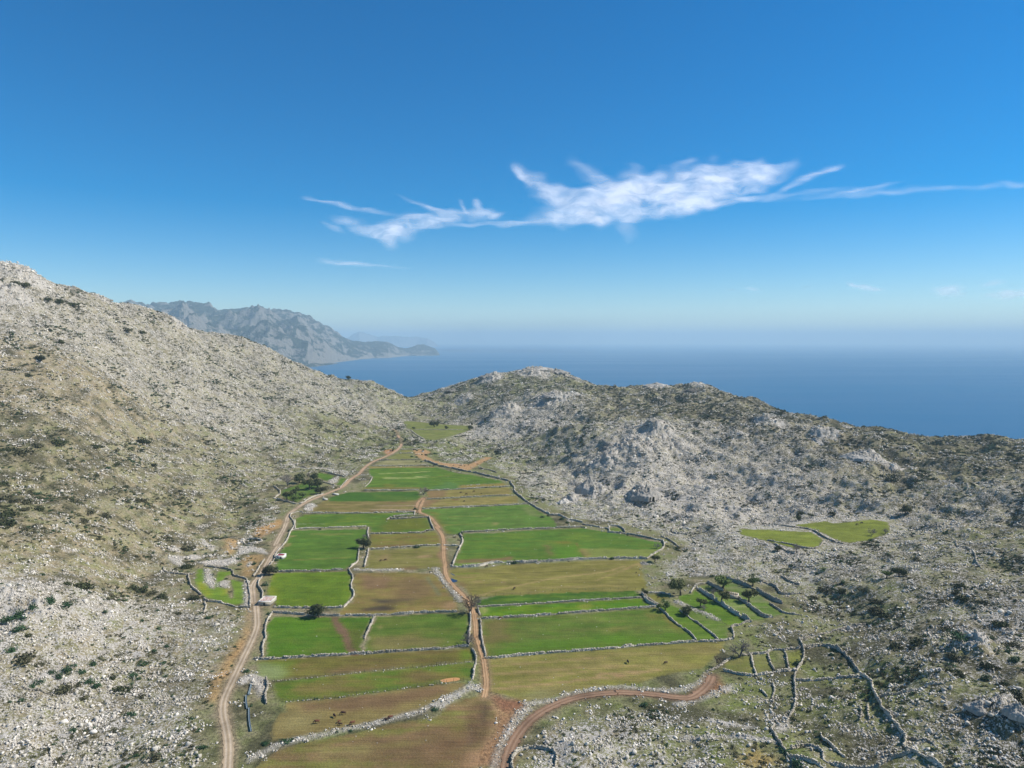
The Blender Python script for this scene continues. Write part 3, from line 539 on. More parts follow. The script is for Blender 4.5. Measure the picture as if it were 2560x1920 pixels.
B2 = field('green orchard ground with scattered white stones', 'B 560,760 690,770 880,850 1040,930 1200,1010 1240,1050 1205,1130 1200,1198 1095,1215 1020,1150 820,990 700,900', C(90, 116, 36), C(110, 124, 60))
B3 = field('green terrace below the long orchard wall', 'B 540,600 700,585 760,530 1000,670 1190,790 1420,930 1500,985 1400,1005 1240,1022 1060,930 880,820 690,745 540,670', C(82, 116, 26), C(96, 120, 36))
B4 = field('middle orchard terrace with the roofless hut', 'B 790,475 930,448 1060,520 1150,570 1340,660 1480,740 1590,830 1720,925 1540,955 1420,895 1290,830 1180,745 1000,640 900,565', C(100, 122, 50), C(120, 128, 74))
B5 = field('upper orchard terrace under the highest wall', 'B 1080,420 1200,400 1330,450 1530,530 1700,640 1850,740 1960,860 1840,895 1720,890 1600,800 1480,700 1370,610 1250,540 1170,530', C(92, 118, 44), C(118, 126, 78))
B6 = field('olive green corner plot at the field wall end', 'B 110,600 300,585 400,590 420,640 300,660 280,705 180,670', C(122, 120, 50), C(130, 122, 60))
P1 = field('grassy pen at the west end of the row of pens', 'C 1420,440 1600,385 1720,375 1750,500 1780,575 1600,570 1450,530', C(112, 116, 56), C(126, 122, 66))
P2 = field('grassy pen between two cross walls', 'C 1770,380 1920,365 1945,480 1985,530 1820,570 1790,480', C(112, 114, 58), C(120, 118, 68))
P3 = field('sunny green pen east of the cross walls', 'E 290,430 395,415 400,500 350,560 300,550', C(122, 124, 58), C(112, 114, 56))
P4 = field('little green walled pen at the north edge of the large green field', 'A 1310,570 1340,545 1420,555 1465,600 1400,605 1310,600', C(92, 112, 44), C(100, 112, 52))
FM = field('lone olive green meadow beyond the end of the valley', '2 290,70 500,82 720,110 1000,130 1210,135 1200,190 1090,230 900,285 720,328 590,325 470,265 400,200 310,160 280,110', C(114, 122, 58), C(126, 126, 70), z=3.0)
M1 = field('small green meadow among the rocks at the right', 'P 1848,1323 1920,1325 2030,1331 2056,1350 2045,1367 1985,1370 1920,1353 1852,1336', C(126, 132, 52), C(116, 126, 46), z=4.0)
M2 = field('larger green meadow among the rocks at the right', 'D 240,735 500,702 560,722 680,712 900,688 1038,712 1048,800 860,868 700,888 600,868 480,805 350,758', C(122, 128, 50), C(114, 122, 46), z=4.0)
fill(FM[:4], C(132, 110, 66), 2, .3)
# bare ground, tracks and stone heaps
for s_, c_, f_ in (('1 1740,470 1880,460 1960,480 1850,540 1780,510', C(176, 124, 84), 2), ('2 400,470 550,462 650,500 560,540 700,620 900,655 1060,660 1180,670 1400,568 1500,572 1350,650 1180,750 1050,745 900,710 700,650 520,600 430,540', C(180, 140, 98), 1.5),
                   ('1 200,1480 330,1420 370,1480 250,1540 0,1640 0,1560', C(186, 142, 86), 2), ('3 0,150 250,40 380,0 380,60 150,200 0,260', C(176, 140, 92), 3), ('F 1700,800 1800,560 1960,330 2010,200 2030,60 2050,60 2040,330 1900,560 1800,700 1790,900', C(186, 146, 96), 3),
                   ('H 1180,80 1450,60 1500,160 1330,300 1230,330', C(176, 142, 96), 3), ('H 1500,480 1600,360 1900,320 1900,420 1700,640 1650,760 1540,740', C(164, 134, 88), 3), ('E 0,1240 130,1270 150,1366 0,1366', C(160, 136, 84), 3), ('C 1620,1500 1850,1460 1960,1560 1800,1659 1600,1659', C(162, 138, 86), 4),
                   ('C 1200,610 1380,580 1420,780 1250,800 1100,840', C(146, 100, 70), 3), ('E 1260,560 1400,640 1420,730 1250,620', C(150, 150, 90), 2)):
    fill(gp(s_), c_, f_, .85)
HEAPS = ['H 140,380 260,350 380,400 640,360 740,380 760,420 620,440 440,420 380,520 330,560 220,470', 'H 830,600 920,610 960,760 1010,880 980,970 920,930 830,850', 'H 1080,900 1140,830 1270,820 1260,960 1120,950', 'H 1540,860 1600,830 1650,1000 1660,1300 1570,1290 1560,1000',
         'H 1440,200 1600,170 1900,240 2000,340 1850,320 1700,280 1580,320 1450,330', 'H 160,190 300,170 380,230 320,300 220,290', 'H 750,30 830,100 1000,160 980,240 780,150', 'C 1050,1530 1180,1610 1150,1659 1000,1659', 'C 970,1280 1050,1260 1030,1340 960,1330', 'F 200,700 300,600 500,540 520,570 380,640 230,740',
         'F 500,690 620,590 640,600 530,700', 'F 1940,640 2050,600 2160,640 2170,680 2120,800 2040,660 1950,700', 'H 1660,460 1700,520 1640,590 1620,530', '1 1010,890 1130,840 1110,920 1020,940', '1 700,1230 780,1200 830,1240 740,1330 680,1290', 'F 520,840 570,830 580,870 530,880', 'H 660,500 1050,450 1350,400 1450,470 1200,560 900,540',
         'C 1400,720 1550,690 1500,770 1380,790', 'E 180,1030 300,980 280,1060 200,1070']
for s_ in HEAPS:
    P = gp(s_); fill(P, C(186, 176, 162), 1, .85); zap(P, HEAP); zap(P, NOROCK, v=.3)
RUB = [('5 -60,1560 150,1450 300,1385 500,1330 700,1290 900,1250 1100,1200 1300,1165 1500,1110 1700,1060 1900,1005 2100,900 2212,860', 3.4, .75), ('6 60,960 200,870 330,790 430,730 560,745', 5, .9), ('4 700,660 740,740 830,850 920,950 1010,1060 1070,1120', 3.2, .55),
       ('6 1100,920 1300,895 1450,870 1600,810 1800,775 2000,745 2212,725 | C 0,748 150,735 300,738 650,765 850,780 1000,745 1120,700 1200,640 1235,575', 3.4, .9), ('C 890,925 1150,870 1330,800', 4, .8), ('6 1080,990 1000,1060 930,1180 880,1280 830,1400 780,1500 740,1659', 5, .7),
       ('3 1400,690 1700,690 2000,690', 3.5, .8), ('4 0,690 200,695', 3.5, .8), ('B 520,690 690,775 880,845 1050,930', 4, .9), ('C 1280,1105 1500,1150 1640,1175 1750,1185', 2.6, .8), ('C 1080,1330 1250,1320 1450,1305 1700,1340 2000,1375', 2.6, .8), ('1 350,680 460,620 600,670 830,720 950,720 1100,770 1240,800', 2.6, .8), ('1 370,690 500,725 640,750', 2, .7)]
for s_, w_, v_ in RUB:
    P = gp(s_); stroke(P, w_ * .8, C(170, 162, 146), .55, 1.5); zap(P, HEAP, w_, v_); 
for s_ in ('6 420,640 560,700 560,760 400,740',):
    zap(s_, HEAP, None, .6)

ROADS = [('dirt_road', 'F 1850,1480 | F 1850,1366 1862,1200 1845,1060 1812,930 1815,830 1855,730 1905,630 1975,480 2040,350 2095,220 2090,120 2080,0 | H 1735,1300 1720,1120 1705,980 1712,900 1760,830 1830,760 1890,670 1950,560 2010,450 2080,330 2160,220 2212,140 | 3 255,370 300,280 350,190 400,100 425,0 | 1 425,1500 425,1430 470,1340 560,1280 640,1225 740,1170 900,1105 1060,1040 1170,1000 1240,950 1290,890 1360,840 1430,800 1475,740 1540,680 1640,620 1750,580 1850,535 1930,490 1985,440 2010,400 2005,350 1970,280 1930,220 1900,185', 3.6, C(158, 138, 110), C(186, 168, 144)),
         ('dirt_track', '2 425,1320 470,1200 500,1160 570,1120 | 2 470,1325 560,1360 650,1400 710,1480 780,1560 | 4 700,80 765,150 808,210 825,290 825,400 825,520 845,620 845,680 855,760 900,840 980,930 1060,1010 1140,1090 1200,1180 1240,1270 1262,1400 1270,1520 1278,1659 | 6 515,110 540,230 575,330 600,430 615,560 630,680 618,780 600,850', 2.4, C(160, 126, 90), C(182, 150, 114)),
         ('red_track', '6 820,1800 850,1659 880,1500 930,1370 1000,1260 1080,1160 1180,1070 1300,990 1450,920 1600,865 1780,825 2000,800 2212,790 | C 100,790 400,795 650,815 850,845 1000,860 1080,840 1180,770 1260,680 1290,600', 4.0, C(128, 100, 78), C(150, 122, 98))]
for nm, s_, w_, c1, c2 in ROADS:
    P = flat_pts(s_); zap(P, NOROCK, w_ + 2); stroke(P, w_ + 1.5, c1, .7, 2.0)
    m_ = segdist(VXX, VYY, P) < w_ / 2 + .8; HEAP[m_] = 0
_l = PV @ np.array([.3, .6, .1]); _gd = np.clip((PV[..., 1] - PV[..., 0]) / (_l + 1e-4), 0, 1)[..., None]      # crops: less pure a green than first measured
PV = PV * (1 - .22 * _gd) + (_l[..., None] * np.array([1.0, 1.08, .24])) * .22 * _gd
_br = np.clip((PV[..., 0] - PV[..., 1]) / (_l + 1e-4) * 1.5, 0, 1)[..., None] * NOROCK[..., None]; PV = PV * (1 - .32 * _br) + _l[..., None] * np.array([1.18, .95, .62]) * .32 * _br
PV = PV * (1 - .16 * NOROCK[..., None])
PV = np.maximum(PV, 0)
def PVs(x, y): return bil(PV, x, y, VX0, VY0, VR)
# ================================================================ land, sea, far mountains, air, clouds
nr, nc = 640, 1000
rr = 70 * (2650 / 70) ** (np.linspace(0, 1, nr)); 
rr = np.concatenate([np.linspace(40, 225, 60, endpoint=False), 225 * (2650 / 225) ** np.linspace(0, 1, nr)]); nr = len(rr)
th = np.linspace(-D2R(47), D2R(47), nc)
TR, TT = np.meshgrid(rr, th, indexing='ij'); TX = TR * np.sin(TT); TY = TR * np.cos(TT)
TZ = H(TX, TY)
inv = (TX > VX0) & (TX < VX1) & (TY > VY0) & (TY < VY1)
lc, lz = land_paint(TX, TY)
edge = np.minimum.reduce([TX - VX0, VX1 - TX, TY - VY0, VY1 - TY]); ew = np.clip(edge / 15, 0, 1)[..., None]
lc = lc * (1 - ew) + PVs(TX, TY) * ew
heap_t = np.where(inv, bil(HEAP, TX, TY, VX0, VY0, VR), 0); nor_t = np.where(inv, bil(NOROCK, TX, TY, VX0, VY0, VR), 0)
crg = np.clip(bil(CR, TX, TY) / 3.5, 0, 1)
rock_t = np.clip(lz[..., 0], 0, 1) * (.25 + .75 * sstep(0, 14, bil(d_flat, TX, TY)))
rock_t = np.clip(np.maximum(rock_t * .9, crg * 1.1) * (1 - nor_t) + heap_t * .5, 0, 1.1)
mud = np.where(inv, 1.0, 1.0)
TZ = TZ + heap_t * (.35 + .35 * perlin(TX / 1.7, TY / 1.7, 5))
land = mesh_np('hillside_ground', np.stack([TX, TY, TZ], -1).reshape(-1, 3), grid_faces(nr, nc)[:, ::-1], M_LAND, smooth=True,
               attrs={'col': lc.reshape(-1, 3), 'rock': rock_t.ravel()})
tag(land, 'rocky limestone hillsides around the flat green valley', kind='structure')

def mat_sea():
    s = NT('sea_water'); p = s.pos(); b = s.n('ShaderNodeBsdfPrincipled')
    mp = s.n('ShaderNodeMapping'); s.l(p, mp.inputs[0]); mp.inputs['Scale'].default_value = (.00028, .0011, 1)
    n = s.noise(mp.outputs[0], 1.0, 5, .55)
    s.l(s.ramp(n, [(.35, (.002, .078, .175)), (.65, (.004, .105, .215))]), b.inputs['Base Color'])
    s.l(s.mapr(n, .35, .65, .34, .46), b.inputs['Roughness']); b.inputs['IOR'].default_value = 1.33
    mp2 = s.n('ShaderNodeMapping'); s.l(p, mp2.inputs[0]); mp2.inputs['Scale'].default_value = (.05, .11, 1)
    s.l(s.bump(s.noise(mp2.outputs[0], 1, 4, .6), 1.6, 1), b.inputs['Normal']); s.l(b.outputs[0], s.out.inputs[0]); return s.m
SEA_Z = -130.0
sea = mesh_np('sea', [(-60000, -1500, SEA_Z), (60000, -1500, SEA_Z), (60000, 62000, SEA_Z), (-60000, 62000, SEA_Z)], [[0, 1, 2, 3]], mat_sea())
tag(sea, 'calm blue sea reaching to the hazy horizon', kind='structure')

def mat_mountain():
    s = NT('far_limestone'); p = s.pos(); g = s.n('ShaderNodeNewGeometry'); sx = s.n('ShaderNodeSeparateXYZ'); s.l(g.outputs['Normal'], sx.inputs[0])
    n = s.math('ADD', s.math('MULTIPLY', s.noise(p, .012, 6, .65), .65), s.math('MULTIPLY', s.noise(p, .0022, 4, .55), .4))
    steep = s.mapr(sx.outputs[2], .45, .85, .12, -.05); wl = s.n('ShaderNodeSeparateXYZ'); s.l(p, wl.inputs[0])
    low = s.mapr(wl.outputs[2], SEA_Z, SEA_Z + 45, .03, 0)
    k = s.mapr(s.math('ADD', n, s.math('ADD', steep, low)), .50, .57, 0, 1)
    s.bsdf(s.mix(k, C(50, 56, 44), C(128, 122, 112)), .95, s.bump(s.noise(p, .012, 6, .7), 60, 1), .1); return s.m
M_MT = mat_mountain()
def range_mesh(name, crest, coast, nc, nr, back, amp, seed, mat, wob, label):
    """a mountain front rising from its coast line (pixels on the sea plane) to its crest (pixel, distance)"""
    cr = np.array(crest, float); co = np.array(coast, float); px = np.linspace(cr[0, 0], cr[-1, 0], nc)
    cy_ = np.interp(px, cr[:, 0], cr[:, 1]); cD = np.interp(px, cr[:, 0], cr[:, 2]); sy = np.interp(px, co[:, 0], co[:, 1])
    fx, fy = flat(px, sy, SEA_Z); bx, by, bz = at_D(px, cy_, cD)
    T = np.linspace(0, 1 + back, nr)[:, None]
    X = fx + (bx - fx) * T; Y = fy + (by - fy) * T
    up = bz - SEA_Z; t = np.minimum(T, 1)
    prof = np.where(T < .08, T / .08 * .24, .24 + .76 * ((t - .08) / .92) ** .9)
    prof = np.where(T > 1, 1 - ((T - 1) / back) ** 1.2, prof)
    nz = ridged(X, Y * .8, wob, 5, seed); m = np.sin(np.pi * np.clip(T, 0, 1)) ** .7
    Z = SEA_Z + up * prof + (nz - .55) * up * amp * m + fbm(X, Y, wob * .12, 3, seed + 9) * up * .075 * (T > .02)
    wig = fbm(X, Y, wob * .35, 3, seed + 5) * wob * .12 * (1 - np.clip(T, 0, 1)); Y = Y + wig
    Z = np.where(T <= 0, SEA_Z - 3, np.maximum(Z, SEA_Z + 1.0 * (T > .01)))
    o = mesh_np(name, np.stack([X, Y, Z], -1).reshape(-1, 3), grid_faces(nr, nc)[:, ::-1], mat, smooth=False)
    tag(o, label, kind='structure'); return o
c1 = [(100,790,9800),(250,775,9800),(327,760,10000),(347,758,10000),(364,765,10000),(388,760,10200),(411,757,10300),(451,756,10500),(477,756,10500),(503,761,10600),(529,769,10700),(550,774,10800),(579,776,10900),(607,770,11000),(625,767,11000),(640,768,11000),(669,771,11100),
      (698,773,11200),(727,778,11300),(756,788,11500),(785,799,11600),(814,812,11800),(842,829,12000),(857,841,12100),(880,853,12300),(915,854,12600),(952,853,12900),(970,855,13100),(981,861,13200),(996,868,13500),(1013,871,13800),(1028,868,14200),(1045,861,14600),(1057,861,14700),(1074,866,14900),(1088,871,15000),(1096,881,14800),(1099,888,14400)]
k1 = [(100,935),(600,932),(700,925),(770,918),(782,914),(813,911),(842,906),(870,902.5),(905,898),(929,896),(970,895),(1016,890),(1060,889),(1099,888.5)]
range_mesh('mountain_range', c1, k1, 760, 200, .5, .62, 71, M_MT, 1300, 'hazy limestone mountain range falling to the sea behind the left hill')
c1b = [(480,880,8200),(560,850,8300),(640,843,8400),(680,850,8500),(730,876,8600),(800,905,8700),(845,908.5,8700)]
k1b = [(480,930),(640,926),(700,921),(770,919),(800,915),(845,909)]
range_mesh('mountain_spur', c1b, k1b, 220, 60, .6, .3, 91, M_MT, 700, 'pale lower spur of the hazy mountain nearest the water')
c2 = [(820,858,32000),(868,845,32000),(886,834,32000),(897,829,32000),(918,834,32500),(944,842,33000),(975,839,33000),(1010,842,33500),(1045,841,34000),(1068,845,34000),(1085,854,34500),(1094,863,35000),(1103,865,35200)]
k2 = [(820,867),(1103,866)]
range_mesh('headland', c2, k2, 160, 40, .4, .22, 101, M_MT, 3200, 'second headland, pale blue and far off behind the first')

# ---- air
hv = []
hx0, hx1, hy0, hy1, hz0, hz1 = -58000, 58000, -1400, 61500, -133.0, 745.0
hz = mesh_np('haze', [(hx0,hy0,-380),(hx1,hy0,-380),(hx1,hy1,-380),(hx0,hy1,-380),(hx0,hy0,hz1),(hx1,hy0,hz1),(hx1,hy1,hz1),(hx0,hy1,hz1)],
             [[0,3,2,1],[4,5,6,7],[0,1,5,4],[1,2,6,5],[2,3,7,6],[3,0,4,7]], None)
hm = bpy.data.materials.new('haze_air'); hm.use_nodes = True; ht = hm.node_tree; ht.nodes.clear()
ho = ht.nodes.new('ShaderNodeOutputMaterial'); hp = ht.nodes.new('ShaderNodeVolumePrincipled')
hp.inputs['Color'].default_value = (.58, .775, .86, 1); hp.inputs['Density'].default_value = 6.6e-5; hp.inputs['Anisotropy'].default_value = 0.0
ht.links.new(hp.outputs[0], ho.inputs['Volume']); hz.data.materials.append(hm); tag(hz, 'thin blue haze over the sea and far mountains', kind='stuff')

# ---- cirrus clouds: thin sheets of ice cloud about 4 km up, standing clear of the haze
def mat_cloud():
    s = NT('cirrus'); p = s.n('ShaderNodeTexCoord').outputs['UV']; dens = s.attr('dens', 'Fac')
    mp = s.n('ShaderNodeMapping'); s.l(p, mp.inputs[0]); mp.inputs['Scale'].default_value = (1, 1, 1)
    wn = s.n('ShaderNodeTexNoise'); s.l(mp.outputs[0], wn.inputs['Vector']); s.set(wn, Scale=1.7, Detail=3.0, Roughness=.5)
    va = s.n('ShaderNodeVectorMath', operation='MULTIPLY_ADD'); s.l(wn.outputs['Color'], va.inputs[0]); va.inputs[1].default_value = (.5, .5, .5); s.l(mp.outputs[0], va.inputs[2])
    ms = s.n('ShaderNodeMapping'); s.l(va.outputs[0], ms.inputs[0]); ms.inputs['Rotation'].default_value = (0, 0, D2R(-14)); ms.inputs['Scale'].default_value = (1.0, 3.6, 1)
    n1 = s.noise(ms.outputs[0], 1.8, 8, .6); n2 = s.noise(va.outputs[0], 1.5, 3, .5)
    t = s.math('ADD', s.math('MULTIPLY', n1, .6), s.math('MULTIPLY', n2, .5))
    a = s.math('MULTIPLY', dens, s.mapr(t, .34, .72, .1, 1.25))
    a = s.math('MINIMUM', s.math('MAXIMUM', a, 0.0), .8)
    tl = s.n('ShaderNodeBsdfTranslucent'); tl.inputs[0].default_value = (.93, .93, .95, 1); df = s.n('ShaderNodeBsdfDiffuse'); df.inputs[0].default_value = (.97, .97, .98, 1)
    m1 = s.n('ShaderNodeMixShader'); m1.inputs[0].default_value = .75; s.l(df.outputs[0], m1.inputs[1]); s.l(tl.outputs[0], m1.inputs[2])
    tr = s.n('ShaderNodeBsdfTransparent'); m2 = s.n('ShaderNodeMixShader'); s.l(a, m2.inputs[0]); s.l(tr.outputs[0], m2.inputs[1]); s.l(m1.outputs[0], m2.inputs[2]); s.l(m2.outputs[0], s.out.inputs[0])
    return s.m
M_CLOUD = mat_cloud()
def cloud(label, blobs, alt=4200.0, n=(140, 60), dz=0.0):
    """blobs: list of (x, y, rx, ry, tilt deg, density) in photo pixels, carried up to the cloud level"""
    B = np.array(blobs, float); x0 = (B[:, 0] - B[:, 2] * 1.7).min(); x1 = (B[:, 0] + B[:, 2] * 1.7).max(); e = np.maximum(B[:, 3] * 2.2, np.abs(np.sin(np.radians(B[:, 4]))) * B[:, 2] * 1.6 + B[:, 3])
    y0 = (B[:, 1] - e).min(); y1 = (B[:, 1] + e).max()
    U, V_ = np.meshgrid(np.linspace(x0, x1, n[0]), np.linspace(y0, y1, n[1]))
    d = 0 * U
    for bx_, by_, rx, ry, ti, q in blobs:
        c, s_ = math.cos(math.radians(ti)), math.sin(math.radians(ti)); a = (U - bx_) * c + (V_ - by_) * s_; b = -(U - bx_) * s_ + (V_ - by_) * c
        a = a + perlin(U / 60, V_ / 30, 3) * rx * .22; b = b + perlin(U / 46, V_ / 22, 4) * ry * .45
        rr_ = np.sqrt((a / rx) ** 2 + (b / ry) ** 2); d = 1 - (1 - d) * (1 - q * (1 - sstep(.05, 1.3, rr_)))
    X, Y = flat(U, V_, CAM_H + alt); Z = CAM_H + alt + perlin(X / 900, Y / 900, 6) * 60 + dz
    keep = d > .004; F = grid_faces(*n[::-1]); kf = keep.ravel()[F].any(1); F = F[kf]; used = np.unique(F); rm = np.zeros(U.size, int); rm[used] = np.arange(len(used))
    o = mesh_np('cloud', np.stack([X, Y, Z], -1).reshape(-1, 3)[used], rm[F], M_CLOUD, smooth=True, attrs={'dens': d.ravel()[used]})
    uv = np.stack([U.ravel() / 150, -V_.ravel() / 150], 1)[used]
    lay = o.data.uv_layers.new(name='UVMap'); li = np.zeros(len(o.data.loops), np.int32); o.data.loops.foreach_get('vertex_index', li); lay.data.foreach_set('uv', uv[li].astype(np.float32).ravel())
    tag(o, label, 'cloud', 'cirrus clouds in the blue sky'); return o
cloud('largest bright wispy cloud with two humps in the middle of the sky', [(1590,480,130,52,-4,.85),(1500,510,130,44,-3,.75),(1420,505,110,34,25,.55),(1345,460,70,20,38,.5),(1305,437,34,12,40,.45),(1400,545,90,22,0,.6),(1330,556,160,8,-2,.35),
  (1680,510,110,34,-8,.7),(1780,452,140,50,-3,.95),(1860,440,110,32,-6,.7),(1740,480,110,36,-8,.8),(1690,520,150,18,-8,.6),(1580,540,160,14,-6,.55),(1500,448,90,22,32,.35),(1930,430,70,18,-20,.4),(1560,545,60,30,70,.25),(1280,560,60,7,-2,.3),(1830,505,130,8,-10,.5)], n=(260, 110))
cloud('long thin streak of cloud running to the right edge of the sky', [(1960,490,180,7,-7,.22),(2130,485,200,9,-5,.15),(2300,475,180,7,-5,.2),(2470,466,160,7,-5,.22),(2560,463,90,7,-3,.22),(2160,472,90,7,-10,.3)], n=(160, 40))
cloud('short slanting wisp above the right end of the big cloud', [(2040,436,60,9,-18,.55),(2000,455,70,7,-24,.35),(2085,420,32,5,-15,.4)], n=(60, 40))
cloud('second wispy cloud, lower and left of the big one', [(960,580,60,20,8,.55),(905,570,55,20,20,.5),(870,558,50,14,20,.35),(1000,572,70,26,-6,.6),(1060,555,80,20,-8,.6),(1120,545,70,18,-12,.65),(965,598,30,22,40,.5),(835,570,34,8,24,.4),(1100,530,70,8,22,.35),(1060,512,70,5,20,.28),(1010,545,40,12,-10,.4)], n=(180, 80))
cloud('small hooked wisp at the right tip of the lower cloud', [(1205,535,40,20,-4,.6),(1195,512,18,12,50,.5),(1235,540,32,10,-20,.45),(1160,520,26,6,60,.3),(1170,562,110,6,-3,.4)], n=(90, 60))
cloud('faint straight streak above the left cloud', [(830,508,60,7,10,.32),(900,522,90,6,9,.28),(780,498,30,8,10,.2)], n=(80, 30))
cloud('low flat streak of cloud over the mountain headland', [(860,658,80,7,4,.5),(940,664,70,5,5,.35),(815,650,30,5,16,.2)], n=(80, 30))
cloud('pale smudge of cloud low at the right, above the horizon', [(2370,722,40,12,-2,.6),(2372,735,40,10,-1,.5)], n=(40, 24))
cloud('pale patch of cloud cut by the right edge of the picture', [(2535,736,70,13,-3,.6),(2480,708,34,8,-8,.4)], n=(50, 30))
cloud('thin comma shaped wisp low in the right sky', [(2170,720,44,8,6,.5),(2130,712,16,6,20,.4)], n=(40, 20))
cloud('tiny wisp right of the picture centre near the horizon', [(1880,722,24,6,2,.4),(1825,724,14,3,0,.15)], n=(40, 20))
cloud('smallest wisp left of the comma shaped one', [(2015,718,16,4,-10,.22)], n=(30, 16))
# ================================================================ fields, roads
def field_mesh(label, P, z, k):
    # edge points every 2 m, inner points on a 1.6 m lattice, constrained triangulation
    E = []
    n_ = len(P)
    for i in range(n_):
        a, b = P[i], P[(i + 1) % n_]; L = np.hypot(*(b - a)); m = max(1, int(L / 2.2))
        for j in range(m):
            q = a + (b - a) * j / m; E.append(q if j == 0 else q + RNG.normal(0, .12 if z == 0 else .9, 2))
    E = np.array(E); far = np.clip(P[:, 1].mean() / 480, 1, 2.2); st = 1.7 * far
    X, Y = np.meshgrid(np.arange(P[:, 0].min(), P[:, 0].max(), st), np.arange(P[:, 1].min(), P[:, 1].max(), st * 1.15))
    X = X + RNG.uniform(-.2, .2, X.shape); Y = Y + RNG.uniform(-.2, .2, Y.shape)
    m = inpoly(X, Y, E) & (segdist(X, Y, np.vstack([E, E[:1]])) > .7 * far); Q = np.stack([X[m], Y[m]], 1)
    V2 = [Vector(p) for p in np.vstack([E, Q])]; ed = [(i, (i + 1) % len(E)) for i in range(len(E))]
    r = geometry.delaunay_2d_cdt(V2, ed, [], 1, 1e-4); V = np.array([tuple(v) for v in r[0]]); F = np.array([f for f in r[2] if len(f) == 3], np.int32)
    c3 = V[F].mean(1); F = F[inpoly(c3[:, 0], c3[:, 1], E)]
    Z = np.full(len(V), z + .06 + .002 * (k % 7)); o = mesh_np('field', np.column_stack([V, Z]), F, M_FIELD, attrs={'col': PVs(V[:, 0], V[:, 1])})
    tag(o, label, kind='structure'); return o
for k, (lb, P, z) in enumerate(FIELDS): field_mesh(lb, P, z, k)

def resample(P, st, smooth=1):
    P = np.asarray(P, float)
    for _ in range(smooth):
        q = [P[0]]
        for a, b in zip(P[:-1], P[1:]): q += [a * .75 + b * .25, a * .25 + b * .75]
        q.append(P[-1]); P = np.array(q)
    L = np.concatenate([[0], np.cumsum(np.hypot(*np.diff(P, axis=0).T))]); n_ = max(2, int(L[-1] / st) + 1); t = np.linspace(0, L[-1], n_)
    return np.stack([np.interp(t, L, P[:, 0]), np.interp(t, L, P[:, 1])], 1), L[-1]
RLAB = {'dirt_road': 'pale dirt road with wheel ruts running along the left side of the valley', 'dirt_track': 'orange brown dirt track down the middle of the fields', 'red_track': 'reddish brown track curving away to the lower right'}
for k, (nm, s_, w_, c1_, c2_) in enumerate(ROADS):
    Q, L = resample(flat_pts(s_), 1.6, 2); T = np.gradient(Q, axis=0); T /= np.hypot(T[:, 0], T[:, 1])[:, None] + 1e-9; N = np.stack([-T[:, 1], T[:, 0]], 1)
    m = 13; off = np.linspace(-1, 1, m); s1 = np.arange(len(Q)) * 1.6
    wid = w_ / 2 * (1 + .12 * perlin(s1 / 14, 0 * s1, 9)[:, None]) ; ed = (np.abs(off) > .95) * perlin(s1[:, None] / 1.9, off[None] * 3, 4) * .9
    o_ = off[None] * wid + ed; X = Q[:, :1] + N[:, :1] * o_; Y = Q[:, 1:] + N[:, 1:] * o_
    rut = np.exp(-((np.abs(o_) - w_ * .22) / (w_ * .11)) ** 2); mid = np.exp(-(o_ / (w_ * .1)) ** 2)
    Z = .10 + .03 * k - .045 * rut + 0 * X
    nz = fbm(X, Y, 12, 3, 7)[..., None]; zr = .5 + .5 * nz
    c = c1_ * (1 - rut[..., None] * .9) + c2_ * rut[..., None] * .9; c = c * (1 - .12 * mid[..., None]) * (1 + .30 * nz + .16 * fbm(X, Y, 2.6, 2, 17)[..., None])
    c = c * (1 - .25 * np.clip(-nz - .05, 0, 1))
    if nm == 'dirt_road':
        f = sstep(560, 760, Y)[..., None] * .4; c = c * (1 - f) + C(176, 128, 92) * f
    tag(mesh_np(nm, np.stack([X, Y, Z], -1).reshape(-1, 3), grid_faces(len(Q), m)[:, ::-1], M_ROAD, attrs={'col': c.reshape(-1, 3)}), RLAB[nm], kind='structure')

# water lying in the fields
def puddle(label, s_, col, rough, z=.085):
    P, _ = resample(np.vstack([flat_pts(s_), flat_pts(s_)[:1]]), 1.0, 2); P = P[:-1]
    s = NT('puddle_water'); b = s.bsdf(col, rough, s.bump(s.noise(s.pos(), .8, 2), .02), .5)
    o = mesh_np('puddle', np.vstack([[*P.mean(0), z], np.column_stack([P, np.full(len(P), z)])]), [[0, i + 1, (i + 1) % len(P) + 1] for i in range(len(P))], s.m); tag(o, label, kind='structure')
puddle('dark blue pool beside the central track', '4 895,812 950,808 975,828 1020,832 1010,856 955,868 925,850', (.02, .035, .07), .12)
puddle('orange muddy puddle against the wire fence', '6 92,650 150,632 220,622 300,618 332,634 310,652 200,668 125,678', C(196, 142, 82), .45)
puddle('thin blue rill of water beside the pool', '4 915,730 935,740 985,768 980,776 940,758', (.05, .08, .11), .15)

# ================================================================ dry stone walls
def boxes(cen, half, yaw, tilt=None):
    """many little stones: returns V, F for n jittered blocks"""
    n_ = len(cen); s = np.array([[-1,-1,-1],[1,-1,-1],[1,1,-1],[-1,1,-1],[-1,-1,1],[1,-1,1],[1,1,1],[-1,1,1]], float)
    v = s[None] * half[:, None] * (1 + RNG.uniform(-.22, .18, (n_, 8, 3))); c, d = np.cos(yaw)[:, None], np.sin(yaw)[:, None]
    x = v[..., 0] * c - v[..., 1] * d; y = v[..., 0] * d + v[..., 1] * c
    V = np.stack([x + cen[:, None, 0], y + cen[:, None, 1], v[..., 2] + cen[:, None, 2]], -1).reshape(-1, 3)
    f = np.array([[0,3,2,1],[4,5,6,7],[0,1,5,4],[1,2,6,5],[2,3,7,6],[3,0,4,7]]); F = (f[None] + 8 * np.arange(n_)[:, None, None]).reshape(-1, 4)
    return V, F
